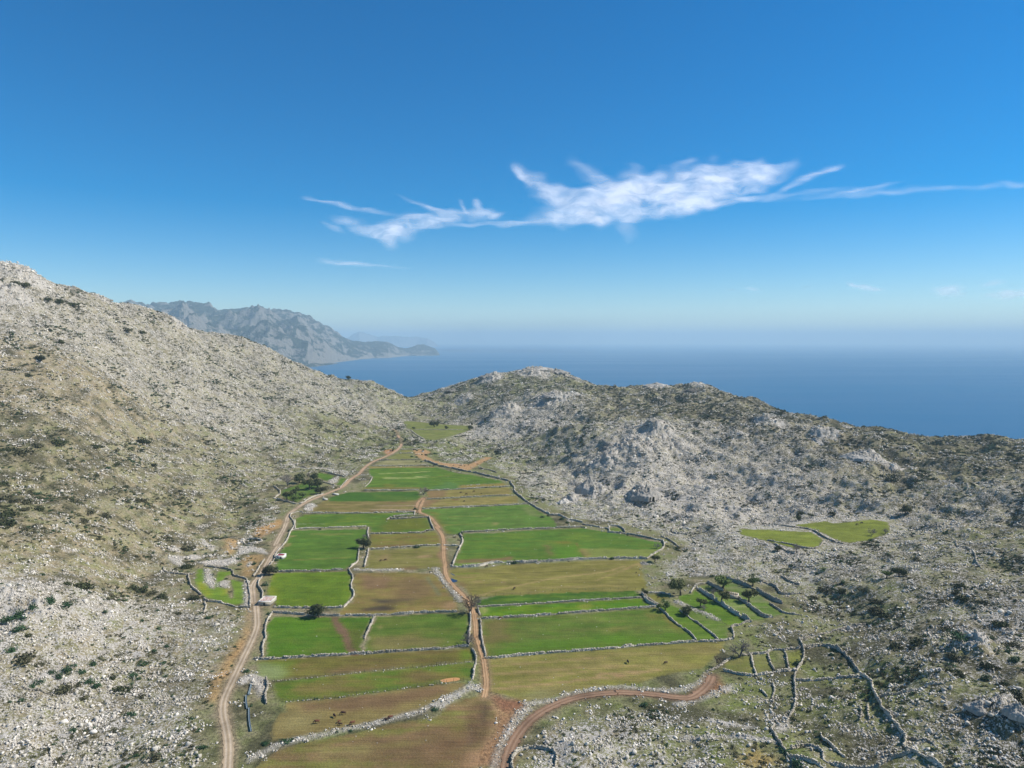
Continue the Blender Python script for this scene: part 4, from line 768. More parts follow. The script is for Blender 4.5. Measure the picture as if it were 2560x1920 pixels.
def wall(label, spec, h=1.0, wd=.75, name='dry_stone_wall'):
    h = .15 + h * .58; wd = .14 + wd * .42
    P = gp(spec) if isinstance(spec, str) else spec
    Q, L = resample(P, 1.0, 1); Q = Q + np.stack([fbm(Q[:, 0], Q[:, 1], 6, 2, 3), fbm(Q[:, 0], Q[:, 1], 6, 2, 8)], 1) * .35
    T = np.gradient(Q, axis=0); T /= np.hypot(T[:, 0], T[:, 1])[:, None] + 1e-9; N = np.stack([-T[:, 1], T[:, 0]], 1)
    zb = H(Q[:, 0], Q[:, 1]) + .05; n_ = len(Q); gapn = perlin(Q[:, 0] / 5, Q[:, 1] / 5, 15); hh = h * (1 + .75 * fbm(Q[:, 0], Q[:, 1], 7, 3, 5)) * (1 - .65 * (gapn < -.36)) ; o = wd / 2
    prof = [(-o * 1.15, -.6), (-o * .8, .9), (o * .8, .9), (o * 1.15, -.6)]
    V = []; 
    for a, b in prof:
        V.append(np.column_stack([Q + N * (a + RNG.normal(0, .05, (n_, 1))), zb + (hh * b * .9 if b > 0 else b) + RNG.normal(0, .06, n_)]))
    V = np.stack(V, 1).reshape(-1, 3); F = []
    i = np.arange(n_ - 1) * 4
    for a in range(3): F.append(np.stack([i + a, i + a + 4, i + a + 5, i + a + 1], 1)[:, ::-1])
    F = np.concatenate(F + [np.array([[0, 1, 2, 3], [4 * n_ - 1, 4 * n_ - 2, 4 * n_ - 3, 4 * n_ - 4]])])
    far = P[:, 1].mean(); st = .55 if far < 480 else (.8 if far < 750 else 1.2); m = max(3, int(L / st)); cen = []; half = []; yaw = []
    for lay, (off, zf) in enumerate(((-.62, .45), (.62, .45), (-.35, .95), (.35, .95), (0, 1.02))):
        t = (np.arange(m) + RNG.uniform(-.4, .4, m)) / m * (n_ - 1); t = np.clip(t, 0, n_ - 1); k = t.astype(int)
        if lay < 2: sel = RNG.random(m) < .5
        else: sel = RNG.random(m) < .72
        k = k[sel]; q = Q[k] + N[k] * (off * wd * .62 + RNG.normal(0, .06, (len(k), 1))) + T[k] * RNG.uniform(-.4, .4, (len(k), 1))
        cen.append(np.column_stack([q, zb[k] + hh[k] * zf * (1 + RNG.normal(0, .08, len(k)))])); s_ = st * RNG.uniform(.42, .8, (len(k), 1)); 
        half.append(np.column_stack([s_, s_ * RNG.uniform(.45, .7, (len(k), 1)), s_ * RNG.uniform(.32, .5, (len(k), 1))]).clip(.12, .5)); yaw.append(np.arctan2(T[k, 1], T[k, 0]) + RNG.normal(0, .35, len(k)))
    V2, F2 = boxes(np.concatenate(cen), np.concatenate(half), np.concatenate(yaw))
    o_ = mesh_np(name, np.vstack([V, V2]), np.vstack([F, F2 + len(V)]), M_WALL); tag(o_, label, 'wall', 'dry stone walls between the fields', 'thing'); return o_
WALLS = [
 ('short wall at the very top of the strip fields', '2 235,462 370,462 510,455'), ('low wall joining the road bend to two pale gate piles', '2 220,515 300,515 385,508'), ('dark wall under the tiny olive plots at the far end', '2 -60,612 100,608 250,610 400,604 510,600'),
 ('tumbled wall above the northernmost green field', '1 1600,690 1750,688 | 2 0,690 250,685 480,688 620,665', .6), ('wall between the two left fields just below the far green field', '1 1500,1025 1700,1028 1900,1026 | 2 0,1028 250,1030 480,1022'),
 ('pale wall with small bushes above the upper tan strip', '2 600,1030 750,1025 900,1022 1100,1008 1400,990 1740,973'), ('pale wall between the two tan strips', '2 610,1148 850,1138 1100,1125 1400,1108 1740,1095'), ('pale wall above the broad green field', '2 540,1284 800,1272 1200,1252 1500,1248 1800,1230 1990,1213'),
 ('high shaded wall curving round the north east of the far green field', '2 560,620 640,640 720,680 850,712 940,720 1060,755 1180,775 1280,790 1400,825 1550,855 1640,880 1750,905', 2.4, 1.2),
 ('wall zigzagging down east of the tan strips', '2 1750,905 1760,950 1810,990 1800,1050 1850,1090 1900,1130 1980,1195 2060,1240 2140,1290 2212,1320', 1.9, 1.1), ('wall stepping down to the corner above the large green field', 'A 460,320 560,370 650,410 730,405 800,440 900,470 1000,490', 1.6, 1.1),
 ('broken wall on the slope east of the scraped red soil', '2 1310,715 1410,740 1460,745 1560,785'), ('pale spur of wall climbing from the zigzag wall', '2 1990,1215 2080,1200 2130,1170', .8),
 ('wall under the brown stubble field', '1 650,1345 900,1342 1200,1345 1500,1345 1700,1338 2000,1330 2212,1325 | 2 410,1320'), ('straight wall along the south of the small walled pen', '2 40,1437 90,1405 110,1425 350,1412 610,1400'), ('shorter wall along the north of the small walled pen', '2 130,1392 250,1378 410,1358'), ('stub wall closing the pen at the track', '2 425,1318 420,1375'),
 ('dark leaning wall beside the central track west side', '2 620,1400 650,1490 690,1575', 1.5), ('thin wall running west from the track by the dark leaning one', '2 690,1580 570,1588 560,1612 300,1618 | 3 2000,185 1580,190'),
 ('flower lined wall above the field with the red roofed hut', '1 500,1578 600,1558 900,1548 1200,1540 1530,1525', .7), ('short upright wall north of the big dark olive tree', '3 1555,110 1540,170 1555,260', 1.2, 1.6),
 ('wall from the dark olive tree east to the track', '3 1560,410 1800,395 | 4 0,395 200,380 400,368 600,350 780,350'), ('wall from the track to the long leaning wall', '4 830,350 1040,358'), ('wall dividing the red hut field from the ploughed field', '3 250,712 420,715 700,705 1000,695 1205,690', 1.2),
 ('winding wall east of the ploughed field', '3 1425,415 1415,520 1400,590 1300,655 1280,700 1345,790 1320,880 1315,950 1355,1010 1340,1090 1210,1210', 1.3, 1.1), ('second wall beside the winding one, below the dark olive tree', '3 1555,410 1535,520 1500,650', 1.3),
 ('straight wall south of the ploughed field, starting at the flat white roof', '3 250,1212 500,1220 800,1222 1000,1220 1200,1215', 1.5), ('long straight wall across the valley past the round tree', '3 240,1280 500,1302 780,1318 1060,1330 1350,1325 1650,1325 2000,1305 2212,1292 | 4 300,1290 600,1280 1010,1272', 1.5, 1.1),
 ('steep wall between the two green fields west of the lane', '3 1645,1330 1580,1480 1500,1650', 1.6, 1.2), ('left wall of the field with the worn footpath', '3 215,1300 140,1420 125,1530 135,1659 | 5 90,200 75,300 75,385', 1.4, 1.1), ('long wall below the footpath field reaching the lane', '5 0,405 110,408 350,395 560,380 800,368 1100,352 1400,335 1700,312 2000,298 2212,285 | 6 200,275 430,252', 1.3, 1.1),
 ('short thick wall beside the pale blue trough', '5 115,650 140,720 105,800 115,930', 1.6, 1.4), ('west wall of the walled lane, upper half', '4 1190,1285 1195,1390 1190,1500 1185,1600', 1.5, 1.3), ('west wall of the lane, lower half by the grey bare tree', '6 435,40 425,140 425,235', 1.5, 1.3), ('curving wall at the lane where the strips end', '6 465,300 505,370 510,430 490,530 465,650', 1.5, 1.2),
 ('short wall at the north mouth of the lane', '4 1290,1235 1330,1320', 1.4), ('east wall of the walled lane', '4 1330,1385 1335,1450 1350,1600 | 6 560,60 570,180 600,290 622,385', 1.4, .9), ('straight pale wall between the two thin green strips', '4 1310,1202 1700,1182 2212,1150 | A 600,1415 1100,1385 1680,1356', .9, .7),
 ('straight grey wall south of the bright green strip', '4 1360,1366 1700,1345 2212,1315 | A 600,1560 900,1528 1300,1500 1600,1478 1850,1460', 1.1, .9), ('long wall along the south of the big patchy field', '6 618,398 800,388 1050,360 1400,332 1760,308 2212,270 | C 300,262 680,238 1100,205 1350,200 1530,178', 1.2, .9),
 ('wall across the top of the large green field', '4 1085,172 1300,162 1700,138 2212,118 | A 330,568 550,562 720,550 900,545 1000,540', 1.2), ('bent wall under the dark bush at the large green field', '4 1050,195 1095,290 1055,380 1000,490 955,630', 1.7, 1.1), ('thick dark wall along the south of the large green field', '4 920,648 1150,655 1330,640 1480,600 1700,592 1950,580 2212,585 | A 200,955 500,945 800,928 1000,915 1300,905 1560,905 1740,910', 2.0, 1.2),
 ('rounded wall at the east tip of the large green field', 'A 1740,910 1840,845 1935,790 1940,735 1915,700 1840,690 1700,655 1500,618 1390,610 1280,605', 1.5), ('loop of wall round the small green pen', 'A 1000,515 1130,535 1230,550 1290,560 1310,600', 1.4), ('north wall of the small green pen', 'A 1300,560 1300,535 1400,530 1460,560 1490,610', 1.5),
 ('crooked wall east of the dirt path bend', 'A 1910,655 1980,680 2050,730 2110,775', 1.2), ('ring wall on the open ground above the crooked wall', 'A 2200,630 2090,620 2020,600 2040,560 2130,530 2212,540', 1.2), ('curved retaining wall at the east end of the bright strip', 'B 35,585 70,660 130,715 235,745', 2.2, 1.1), ('second arc of wall hugging the curved retaining wall', 'B 60,590 110,640 180,690 270,728', 1.0),
 ('broken wall on the north side of the corner plot', 'B 30,580 110,570 200,566 330,570 430,590', .9), ('low wall slanting along the orchard field edge', 'B 235,745 290,800 350,850 430,940 520,1010 600,1060 720,1155 780,1232', 1.2), ('lower parallel wall crossing the orchard green', 'B 560,820 650,880 720,940 820,1000 940,1100 1020,1155 1090,1225', 1.0, .8),
 ('short steep wall at the head of the orchard', 'B 700,570 750,490 790,450 930,430', 1.2), ('longest tall wall across the orchard', 'B 780,500 900,580 1000,650 1180,760 1290,850 1420,910 1520,970', 3.2, 1.3), ('stub wall above the roofless hut', 'B 940,430 1060,500 1150,550', 2.4, 1.2), ('wall closing the orchard at its south corner', 'B 1540,970 1480,975 1400,1010 1250,1040 1290,1120 1300,1205', 1.6), ('wall below the roofless hut', 'B 1350,640 1480,720 1600,820 1720,910 1830,905', 2.2, 1.2),
 ('highest tall wall at the back of the orchard', 'B 1200,375 1330,420 1530,490 1700,590 1850,670 1970,720', 3.0, 1.3), ('low wall east of the highest terrace', 'B 1800,725 1900,790 1980,850 2212,872', 1.2), ('outer wall bending among the rocks behind the orchard', 'B 1650,400 1800,450 1890,490 1920,560 1970,590 2060,585 2212,570', 1.8, 1.2), ('outermost wall up in the rocks behind the orchard', 'B 1950,345 2050,400 2120,420 2212,460', 1.4),
 ('wall running through the middle of the far green meadows', 'D 0,722 100,735 200,752 320,765 400,785 470,835 560,878 650,900', 1.2), ('curved wall round the left green meadow', 'D 0,870 100,888 200,905 330,940 430,938 490,880', 1.1), ('broken wall below the left green meadow', 'D 60,900 140,950 250,985 380,970', 1.0), ('snaking wall at the far right slope', 'D 1620,850 1640,900 1740,940 1790,1010 1800,1060 1840,1100', 1.1), ('pale wall crossing the far right slope', 'D 560,1640 700,1600 850,1570', .9),
 ('south wall of the row of pens', 'C 1430,548 1500,560 1620,590 1800,602 2000,560 2212,540', 1.5), ('north wall of the row of pens', 'C 1640,365 1750,352 1930,345 1960,305 2080,300 2150,312 | E 270,410 400,400', 1.5), ('first cross wall in the row of pens', 'C 1740,370 1755,440 1770,510 1800,590', 1.3), ('second cross wall in the row of pens', 'C 1935,350 1955,440 2010,540', 1.6, 1.3), ('third cross wall in the row of pens', 'C 2125,320 2150,390 2160,470 2180,540', 1.3),
 ('wall joining the pens to the rubble by the two grey bare trees', 'C 1240,545 1330,520 1430,450 1500,400', 1.0, 1.5), ('long wall winding down from the row of pens', 'E 385,330 420,400 425,490 360,580 340,650 355,750 350,870 310,930 280,1000', 1.6), ('lower wall winding on towards the ring', 'E 180,1030 150,1070 210,1160 260,1230 330,1300 450,1350 600,1380', 1.5), ('big arched wall on the right slope', 'E 450,410 520,395 600,385 720,430 790,500 870,590', 2.0, 1.2),
 ('wall from the arch down the right slope', 'E 880,600 960,640 985,720 1000,780 1035,830 1060,900 1150,980 1200,1070 1260,1140 1220,1210 1290,1270 1400,1310 1560,1380', 1.9, 1.2), ('level wall closing the arch below', 'E 350,660 500,660 660,645 760,635 880,615', 1.5), ('wall branching right from the foot of the arch', 'E 1045,800 1200,770 1400,740 1480,715 1570,710', 1.3), ('horseshoe wall at the bottom right', 'E 320,1215 420,1180 500,1195 570,1260 580,1320 620,1340 800,1350 1000,1355 1130,1300 1290,1280', 1.5, 1.2),
 ('faint wall climbing right from the pens', 'E 400,330 600,265 760,218 900,190', .9), ('curved stub wall in the open scrub', 'C 1990,690 2020,770 1990,840 1995,900', .8), ('looped wall at the bottom beside the red track', '6 925,1700 915,1580 955,1490 1050,1440 1250,1430 1400,1475', 2.0, 1.2), ('wall with a bend right of the looped wall', '6 1400,1475 1440,1560 1420,1650', 1.4),
 ('low broken wall inside the right hand enclosures', 'E 560,1090 600,1150 680,1220 760,1265', .8), ('short wall hanging below the level wall', 'E 945,845 940,900 955,960', .8), ('crooked stub of wall in the middle enclosure', 'E 870,880 895,920 880,975', .8), ('ragged wall at the far bottom right', 'E 1290,1140 1400,1165 1480,1190', .9), ('stub wall under the first enclosure wall', 'C 1850,755 1900,800 1930,835', .8), ('upright wall at the very right edge', 'E 2212,970 2140,985 2150,1060 2190,1130', 1.1),
 ('west wall of the lime green plot', 'H 520,725 530,800 560,890 600,960 720,1050 760,1090', 1.4), ('south wall of the lime green plot', 'H 820,1160 860,1208 1000,1215 1100,1222 1250,1270 1380,1308 1640,1320', 1.3), ('curling wall west of the lime green plot', 'H 60,590 70,640 130,670 300,700 440,712 600,715', 1.2), ('north wall of the lime green plot', 'H 820,560 1000,580 1200,605 1340,640 1350,735 1450,760 1600,795', 1.3),
 ('pale wall between the lime green plot and the road', 'H 1600,800 1635,950 1660,1100 1660,1330', 1.2), ('roadside wall above the lime green plot', 'H 1730,745 1790,650 1850,540 1930,440', 1.0, 1.1), ('round sheepfold wall by the road', 'H 1880,90 1800,40 1650,35 1510,60 1530,105 1650,125 1800,120 1880,95', 1.1, 1.3), ('stub wall running down from the lime green plot', 'H 830,1230 845,1330 800,1420', 1.0, 1.2),
 ('looping wall at the road beside the round bush', 'H 1900,735 1820,840 1805,930 1860,1000 1895,1050 1880,1145', 1.4), ('wall along the road below the shadowed tree, up to the red hut', '3 110,720 | 3 210,600 250,560 270,470 310,420 370,360 440,265 470,170 510,120 540,60 535,0', 1.1), ('wall bulging beside the road at the stubble field', '1 540,1560 530,1480 500,1430 465,1395 490,1350 560,1330 650,1325', 1.1),
 ('long wall below the olive grove beside the road', '1 240,1135 400,1180 600,1232 700,1170 800,1115 930,1080', 1.4), ('west wall of the olive grove', '1 255,975 360,1065 250,1140', 1.5), ('wall over the garden plot in the grove', '1 905,762 1000,785 1080,805 1230,842', 1.3), ('wall between the grove plots and the road', '1 1270,880 1210,940 1160,995', 1.0), ('wall across the middle of the grove', '1 910,912 1000,935 1110,968', 1.1),
 ('old enclosure wall on the slope above the grove', '1 365,680 460,620 560,635 700,690 830,715', .8), ('pale wall beside the road at the far green field', '1 1500,985 1560,940 1600,880 1600,845', 1.0), ('low wall round the old field at lower left', 'F 200,700 190,740 300,760 430,800', .7), ('ruined wall at the bottom left corner', 'F 230,1190 330,1205 415,1205 415,1290', 1.0, .9), ('wall along the lone far meadow', '2 360,190 420,240 470,275 560,325', .9), ('thin wall dividing the lone far meadow', '2 420,190 700,188 960,192 1100,195', .7)]
for w_ in WALLS: wall(*w_)

# ================================================================ loose rock and scrub (uncountable): instanced over the slopes
def ico(sub):
    import bmesh
    bm = bmesh.new(); bmesh.ops.create_icosphere(bm, subdivisions=sub, radius=1); V = np.array([v.co[:] for v in bm.verts]); F = np.array([[v.index for v in f.verts] for f in bm.faces]); bm.free(); return V, F
I1, I2 = ico(1), ico(2)
def hull(P):
    import bmesh
    bm = bmesh.new(); [bm.verts.new(tuple(q)) for q in P]; r = bmesh.ops.convex_hull(bm, input=bm.verts); bmesh.ops.delete(bm, geom=[v for v in bm.verts if not v.link_faces], context='VERTS')
    bm.verts.index_update(); V = np.array([v.co[:] for v in bm.verts]); F = np.array([[v.index for v in f.verts] for f in bm.faces if len(f.verts) == 3]); bm.free(); return V, F
def rock_vf(sub, rng, sx=1.0, jag=.3):
    """angular block: hull of a few random corners"""
    n_ = 9 if sub == 1 else 22; P = rng.normal(0, 1, (n_, 3)); P /= np.linalg.norm(P, axis=1)[:, None]; P *= rng.uniform(.72, 1.15, (n_, 1)); P *= np.array([1, rng.uniform(.5, .9), rng.uniform(.5, 1.0)]) * sx
    a = rng.uniform(0, 6.28); c, s = math.cos(a), math.sin(a); P = np.stack([P[:, 0] * c - P[:, 1] * s, P[:, 0] * s + P[:, 1] * c, P[:, 2]], 1); return hull(P)
def crag_vf(rng):
    """a crag: steep dome of weathered limestone, split by clefts into upright ribs, stepped at the top"""
    n_ = 46; U, W_ = np.meshgrid(np.linspace(-1.15, 1.15, n_), np.linspace(-1.15, 1.15, n_)); ox = rng.uniform(0, 90); q = np.hypot(U, W_) * (1 + .38 * fbm(U + ox, W_, .8, 3, 5)); d = np.clip(1.02 - q, 0, 1) ** .8
    j = .6 * ridged(U * 1.2 + ox, W_, .62, 3, 7) + .4 * ridged(U + ox, W_ * 1.2, .2, 2, 8); s = np.floor(j * 4 + d * 3) / 7; Z = d * (.35 + .55 * s + .35 * (j - .5) + .25 * fbm(U + ox, W_, .5, 3, 9)) * 1.15; Z = np.where(d <= .02, -.35, Z)
    X = U + .05 * rng.normal(0, 1, U.shape) * .4; V = np.stack([X, W_ + .02 * rng.normal(0, 1, U.shape), Z], -1).reshape(-1, 3); F = grid_faces(n_, n_)[:, ::-1]; F = F[(Z.ravel()[F] > -.3).any(1)]; u_ = np.unique(F); m_ = np.zeros(len(V), int); m_[u_] = np.arange(len(u_)); return V[u_], m_[F]
def crag_old(rng, n_=34):
    """a crag: upright angular blocks leaning together round a core, taller in the middle"""
    parts = []
    for k in range(n_):
        q = rng.uniform(0, 1) ** .6; a = rng.uniform(0, 6.28); h = (1 - q * .75) * rng.uniform(.6, 1.1); w_ = rng.uniform(.16, .34); V, F = rock_vf(2, rng, 1.0)
        V = V * np.array([w_, w_ * .8, h * .62]) + np.array([q * math.cos(a), q * math.sin(a), h * .25]); V[:, 0] += V[:, 2] * .15; parts.append((V, F))
    return join(parts)
def join(parts):
    Vs, Fs, n_ = [], [], 0
    for V, F in parts: Vs.append(V); Fs.append(F + n_); n_ += len(V)
    return np.vstack(Vs), np.vstack(Fs)
def proto(coll, name, V, F, mat, smooth=False):
    o = mesh_np(name, V, F, mat, smooth=smooth); COL.objects.unlink(o); coll.objects.link(o); return o
def leaf_cards(n_, rng, rad, zs=.8, size=.3, dome=True, lobes=5):
    """leaf clumps spread through an uneven crown volume"""
    L = rng.normal(0, .38, (lobes, 3)); L[:, 2] = np.abs(L[:, 2]) * .8 if dome else L[:, 2]; k = rng.integers(0, lobes, n_); d = rng.normal(0, 1, (n_, 3)); d /= np.linalg.norm(d, axis=1)[:, None]
    r = rng.uniform(.45, 1, (n_, 1)) ** .5 * rng.uniform(.45, .72, lobes)[k][:, None]; c = (L[k] + d * r) * np.array([1, 1, zs]) * rad
    if dome: c[:, 2] = np.abs(c[:, 2])
    u = rng.normal(0, 1, (n_, 3)); u /= np.linalg.norm(u, axis=1)[:, None]; v = np.cross(u, d + rng.normal(0, .5, (n_, 3))); v /= np.linalg.norm(v, axis=1)[:, None] + 1e-9
    s = size * rng.uniform(.6, 1.3, (n_, 1)) * rad; V = np.stack([c - u * s, c - v * s * .6, c + u * s, c + v * s * .6], 1).reshape(-1, 3)
    return V, np.arange(4 * n_).reshape(-1, 4)
def scatter(name, label, X, Y, Z, rot, scl, protos, mat_slots=None):
    me = bpy.data.meshes.new(name); V = np.stack([X, Y, Z], 1).astype(np.float32); me.vertices.add(len(V)); me.vertices.foreach_set('co', V.ravel())
    a = me.attributes.new('rot', 'FLOAT_VECTOR', 'POINT'); a.data.foreach_set('vector', rot.astype(np.float32).ravel())
    a = me.attributes.new('scl', 'FLOAT_VECTOR', 'POINT'); a.data.foreach_set('vector', scl.astype(np.float32).ravel())
    a = me.attributes.new('pick', 'INT', 'POINT'); a.data.foreach_set('value', RNG.integers(0, len(protos.objects), len(V)).astype(np.int32))
    o = bpy.data.objects.new(name, me); COL.objects.link(o)
    ng = bpy.data.node_groups.new(name, 'GeometryNodeTree'); ng.interface.new_socket('Geometry', in_out='INPUT', socket_type='NodeSocketGeometry'); ng.interface.new_socket('Geometry', in_out='OUTPUT', socket_type='NodeSocketGeometry')
    gi = ng.nodes.new('NodeGroupInput'); go = ng.nodes.new('NodeGroupOutput'); ip = ng.nodes.new('GeometryNodeInstanceOnPoints'); ci = ng.nodes.new('GeometryNodeCollectionInfo')
    ci.inputs['Collection'].default_value = protos; ci.inputs['Separate Children'].default_value = True; ci.inputs['Reset Children'].default_value = True
    def na(nm, ty):
        q = ng.nodes.new('GeometryNodeInputNamedAttribute'); q.data_type = ty; q.inputs['Name'].default_value = nm; return q.outputs['Attribute']
    mp = ng.nodes.new('GeometryNodeMeshToPoints'); ng.links.new(gi.outputs[0], mp.inputs[0]); ng.links.new(mp.outputs[0], ip.inputs['Points']); ng.links.new(ci.outputs[0], ip.inputs['Instance']); ip.inputs['Pick Instance'].default_value = True
    ng.links.new(na('pick', 'INT'), ip.inputs['Instance Index']); e2r = ng.nodes.new('FunctionNodeEulerToRotation'); ng.links.new(na('rot', 'FLOAT_VECTOR'), e2r.inputs[0]); ng.links.new(e2r.outputs[0], ip.inputs['Rotation']); ng.links.new(na('scl', 'FLOAT_VECTOR'), ip.inputs['Scale']); ng.links.new(ip.outputs[0], go.inputs[0])
    m = o.modifiers.new('scatter', 'NODES'); m.node_group = ng; tag(o, label, kind='stuff'); return o
def cand(r0, r1, per, seed):
    g = np.random.default_rng(seed); n_ = int(.5 * 1.36 * (r1 * r1 - r0 * r0) / per); r = np.sqrt(g.uniform(r0 * r0, r1 * r1, n_)); t = g.uniform(-.68, .68, n_); return r * np.sin(t), r * np.cos(t), g
def rastv(R, X, Y): return np.where((X > VX0 + 1) & (X < VX1 - 1) & (Y > VY0 + 1) & (Y < VY1 - 1), bil(R, X, Y, VX0, VY0, VR), 0)
def slope_rot(X, Y, yaw, k=1.0):
    gx_ = (bil(HB, X + 4, Y) - bil(HB, X - 4, Y)) / 8 * k; gy_ = (bil(HB, X, Y + 4) - bil(HB, X, Y - 4)) / 8 * k
    n_ = np.stack([-gx_, -gy_, np.ones_like(gx_)], 1); n_ /= np.linalg.norm(n_, axis=1)[:, None]; a = np.stack([np.cos(yaw), np.sin(yaw), 0 * yaw], 1); a -= n_ * (a * n_).sum(1)[:, None]; a /= np.linalg.norm(a, axis=1)[:, None]; b = np.cross(n_, a)
    return np.stack([np.arctan2(b[:, 2], n_[:, 2]), -np.arcsin(np.clip(a[:, 2], -1, 1)), np.arctan2(a[:, 1], a[:, 0])], 1)
PR = bpy.data.collections.new('rock_patches'); g_ = np.random.default_rng(3)
for k in range(10):
    parts = []
    for j in range(g_.integers(9, 16)):
        r = float(np.clip(g_.lognormal(-1.05, .5), .14, 1.0)); V, F = rock_vf(1, g_, r); a = g_.uniform(0, 6.28); q = 2.2 * math.sqrt(g_.random()); parts.append((V + np.array([q * math.cos(a), q * math.sin(a), r * .22]), F))
    proto(PR, 'rock_patch', *join(parts), M_LIME)
PB = bpy.data.collections.new('rock_boulders')
for k in range(8): V, F = rock_vf(2, g_, 1.0, .1); proto(PB, 'boulder_shape', V, F, M_LIME)
def rock_density(X, Y, g):
    z = zone(X, Y)[:, 0]; fl = sstep(0, 16, bil(d_flat, X, Y)) * sstep(1, 14, bil(d_farm, X, Y)) * sstep(1, 10, bil(d_mead, X, Y))
    d = z * 1.15 - .3 + fbm(X, Y, 16, 3, 201) * 1.45 + fbm(X, Y * 1.3, 55, 2, 211) * .6 + strata(X, Y) * .55
    d = np.clip(d, 0.02, 1) * (.12 + .88 * fl) * (1 - rastv(NOROCK, X, Y)); return np.maximum(np.maximum(d, rastv(HEAP, X, Y) * .9), np.clip(bil(CR, X, Y) / 2.5, 0, 1) * fl)
AX, AY, AS = [], [], []
for r0, r1, per, sc, sd_ in ((190, 520, 4.6, .78, 1), (520, 900, 7, .95, 2), (900, 1750, 13, 1.35, 3)):
    X, Y, g = cand(r0, r1, per, sd_); keep = g.random(len(X)) < rock_density(X, Y, g) * .95; X, Y = X[keep], Y[keep]; AX.append(X); AY.append(Y); AS.append(sc * g.uniform(.65, 1.3, len(X)))
hb = (HEAP > .4); jj, ii = np.nonzero(hb); g = np.random.default_rng(9); sel = g.random(len(jj)) < .42 * HEAP[jj, ii]
AX.append(vxs[ii[sel]] + g.uniform(-.5, .5, sel.sum())); AY.append(vys[jj[sel]] + g.uniform(-.5, .5, sel.sum())); AS.append(g.uniform(.28, .5, sel.sum()))
X, Y, SC = map(np.concatenate, (AX, AY, AS)); print('rock patches', len(X))
rot = slope_rot(X, Y, RNG.uniform(0, 6.28, len(X))); scatter('loose_rock', 'pale limestone rocks strewn over the slopes and heaps', X, Y, H(X, Y) - .05 + rastv(HEAP, X, Y) * .3, rot, np.stack([SC, SC, SC * RNG.uniform(.8, 1.3, len(X))], 1), PR)
# larger blocks, crowded on the crags
AX, AY, AS = [], [], []
for r0, r1, per, sd_, s0, s1 in ((190, 520, 45, 11, .5, 1.3), (520, 900, 60, 12, .7, 1.9), (900, 1750, 100, 13, 1.1, 3.2)):
    X, Y, g = cand(r0, r1, per, sd_); cr_ = bil(CR, X, Y); d = rock_density(X, Y, g); p = np.clip(d - .45, 0, 1) * .8 + np.clip(cr_ / 3, 0, 1); keep = g.random(len(X)) < p; X, Y, cr_ = X[keep], Y[keep], cr_[keep]; AX.append(X); AY.append(Y); AS.append((s0 + (s1 - s0) * g.uniform(0, 1, len(X)) ** 2.5 * 1.7).clip(.3, 2.2) * (1 + .12 * np.clip(cr_, 0, 5)))
X, Y, SC = map(np.concatenate, (AX, AY, AS)); print('blocks', len(X)); sc3 = np.stack([SC, SC * RNG.uniform(.6, 1, len(X)), SC * RNG.uniform(.6, 1.15, len(X))], 1)
scatter('rock_rubble', 'larger grey limestone blocks on knolls and ridges', X, Y, H(X, Y) + .1, slope_rot(X, Y, RNG.normal(.5, .6, len(X)), .6), sc3, PB)
# scrub
PS = bpy.data.collections.new('scrub_bushes'); PG = bpy.data.collections.new('green_bushes'); gs = np.random.default_rng(5)
for k in range(6): V, F = leaf_cards(110, gs, 1.0, .62, .2); proto(PS, 'scrub_clump', V, F, M_LEAF_B if k % 3 else M_LEAF_D)
for k in range(4): V, F = leaf_cards(120, gs, 1.0, .8, .2); proto(PG, 'green_clump', V, F, M_LEAF_G)
AX, AY, AS = [], [], []
for r0, r1, per, sd_, s0, s1 in ((190, 520, 3.6, 21, .28, 1.0), (520, 900, 5.5, 22, .4, 1.3), (900, 1750, 11, 23, .7, 1.9)):
    X, Y, g = cand(r0, r1, per, sd_); z = zone(X, Y)[:, 3]; fl = sstep(-2, 12, bil(d_flat, X, Y)) * sstep(1, 12, bil(d_farm, X, Y)) * sstep(1, 8, bil(d_mead, X, Y))
    n1_ = fbm(X, Y, 34, 3, 301); n2_ = fbm(X, Y, 9, 2, 311); d = np.clip(z * .75 - .24 + n1_ * 1.6 + n2_ * .8, 0, 1) + .10 * z + .065
    keep = g.random(len(X)) < d * (.06 + .94 * fl) * (1 - np.clip(rastv(NOROCK, X, Y) * 1.5, 0, 1)) * (1 - np.clip(bil(CR, X, Y) / 4, 0, .8)); X, Y = X[keep], Y[keep]; AX.append(X); AY.append(Y); AS.append(g.uniform(s0, s1, len(X)) * (1 + .5 * np.clip(n1_[keep] * 2, 0, 1)))
X, Y, SC = map(np.concatenate, (AX, AY, AS)); print('scrub', len(X))
gr = RNG.random(len(X)) < .22; zz = H(X, Y) - .12
for nm, lb, m, pc in (('low_scrub', 'low brown and olive scrub growing between the rocks', ~gr, PS), ('green_scrub', 'scattered low dark green bushes between the rocks', gr, PG)):
    n_ = int(m.sum()); scatter(nm, lb, X[m], Y[m], zz[m], np.stack([0 * X[m], 0 * X[m], RNG.uniform(0, 6.28, n_)], 1), np.stack([SC[m], SC[m], SC[m] * RNG.uniform(.7, 1.1, n_)], 1), pc)
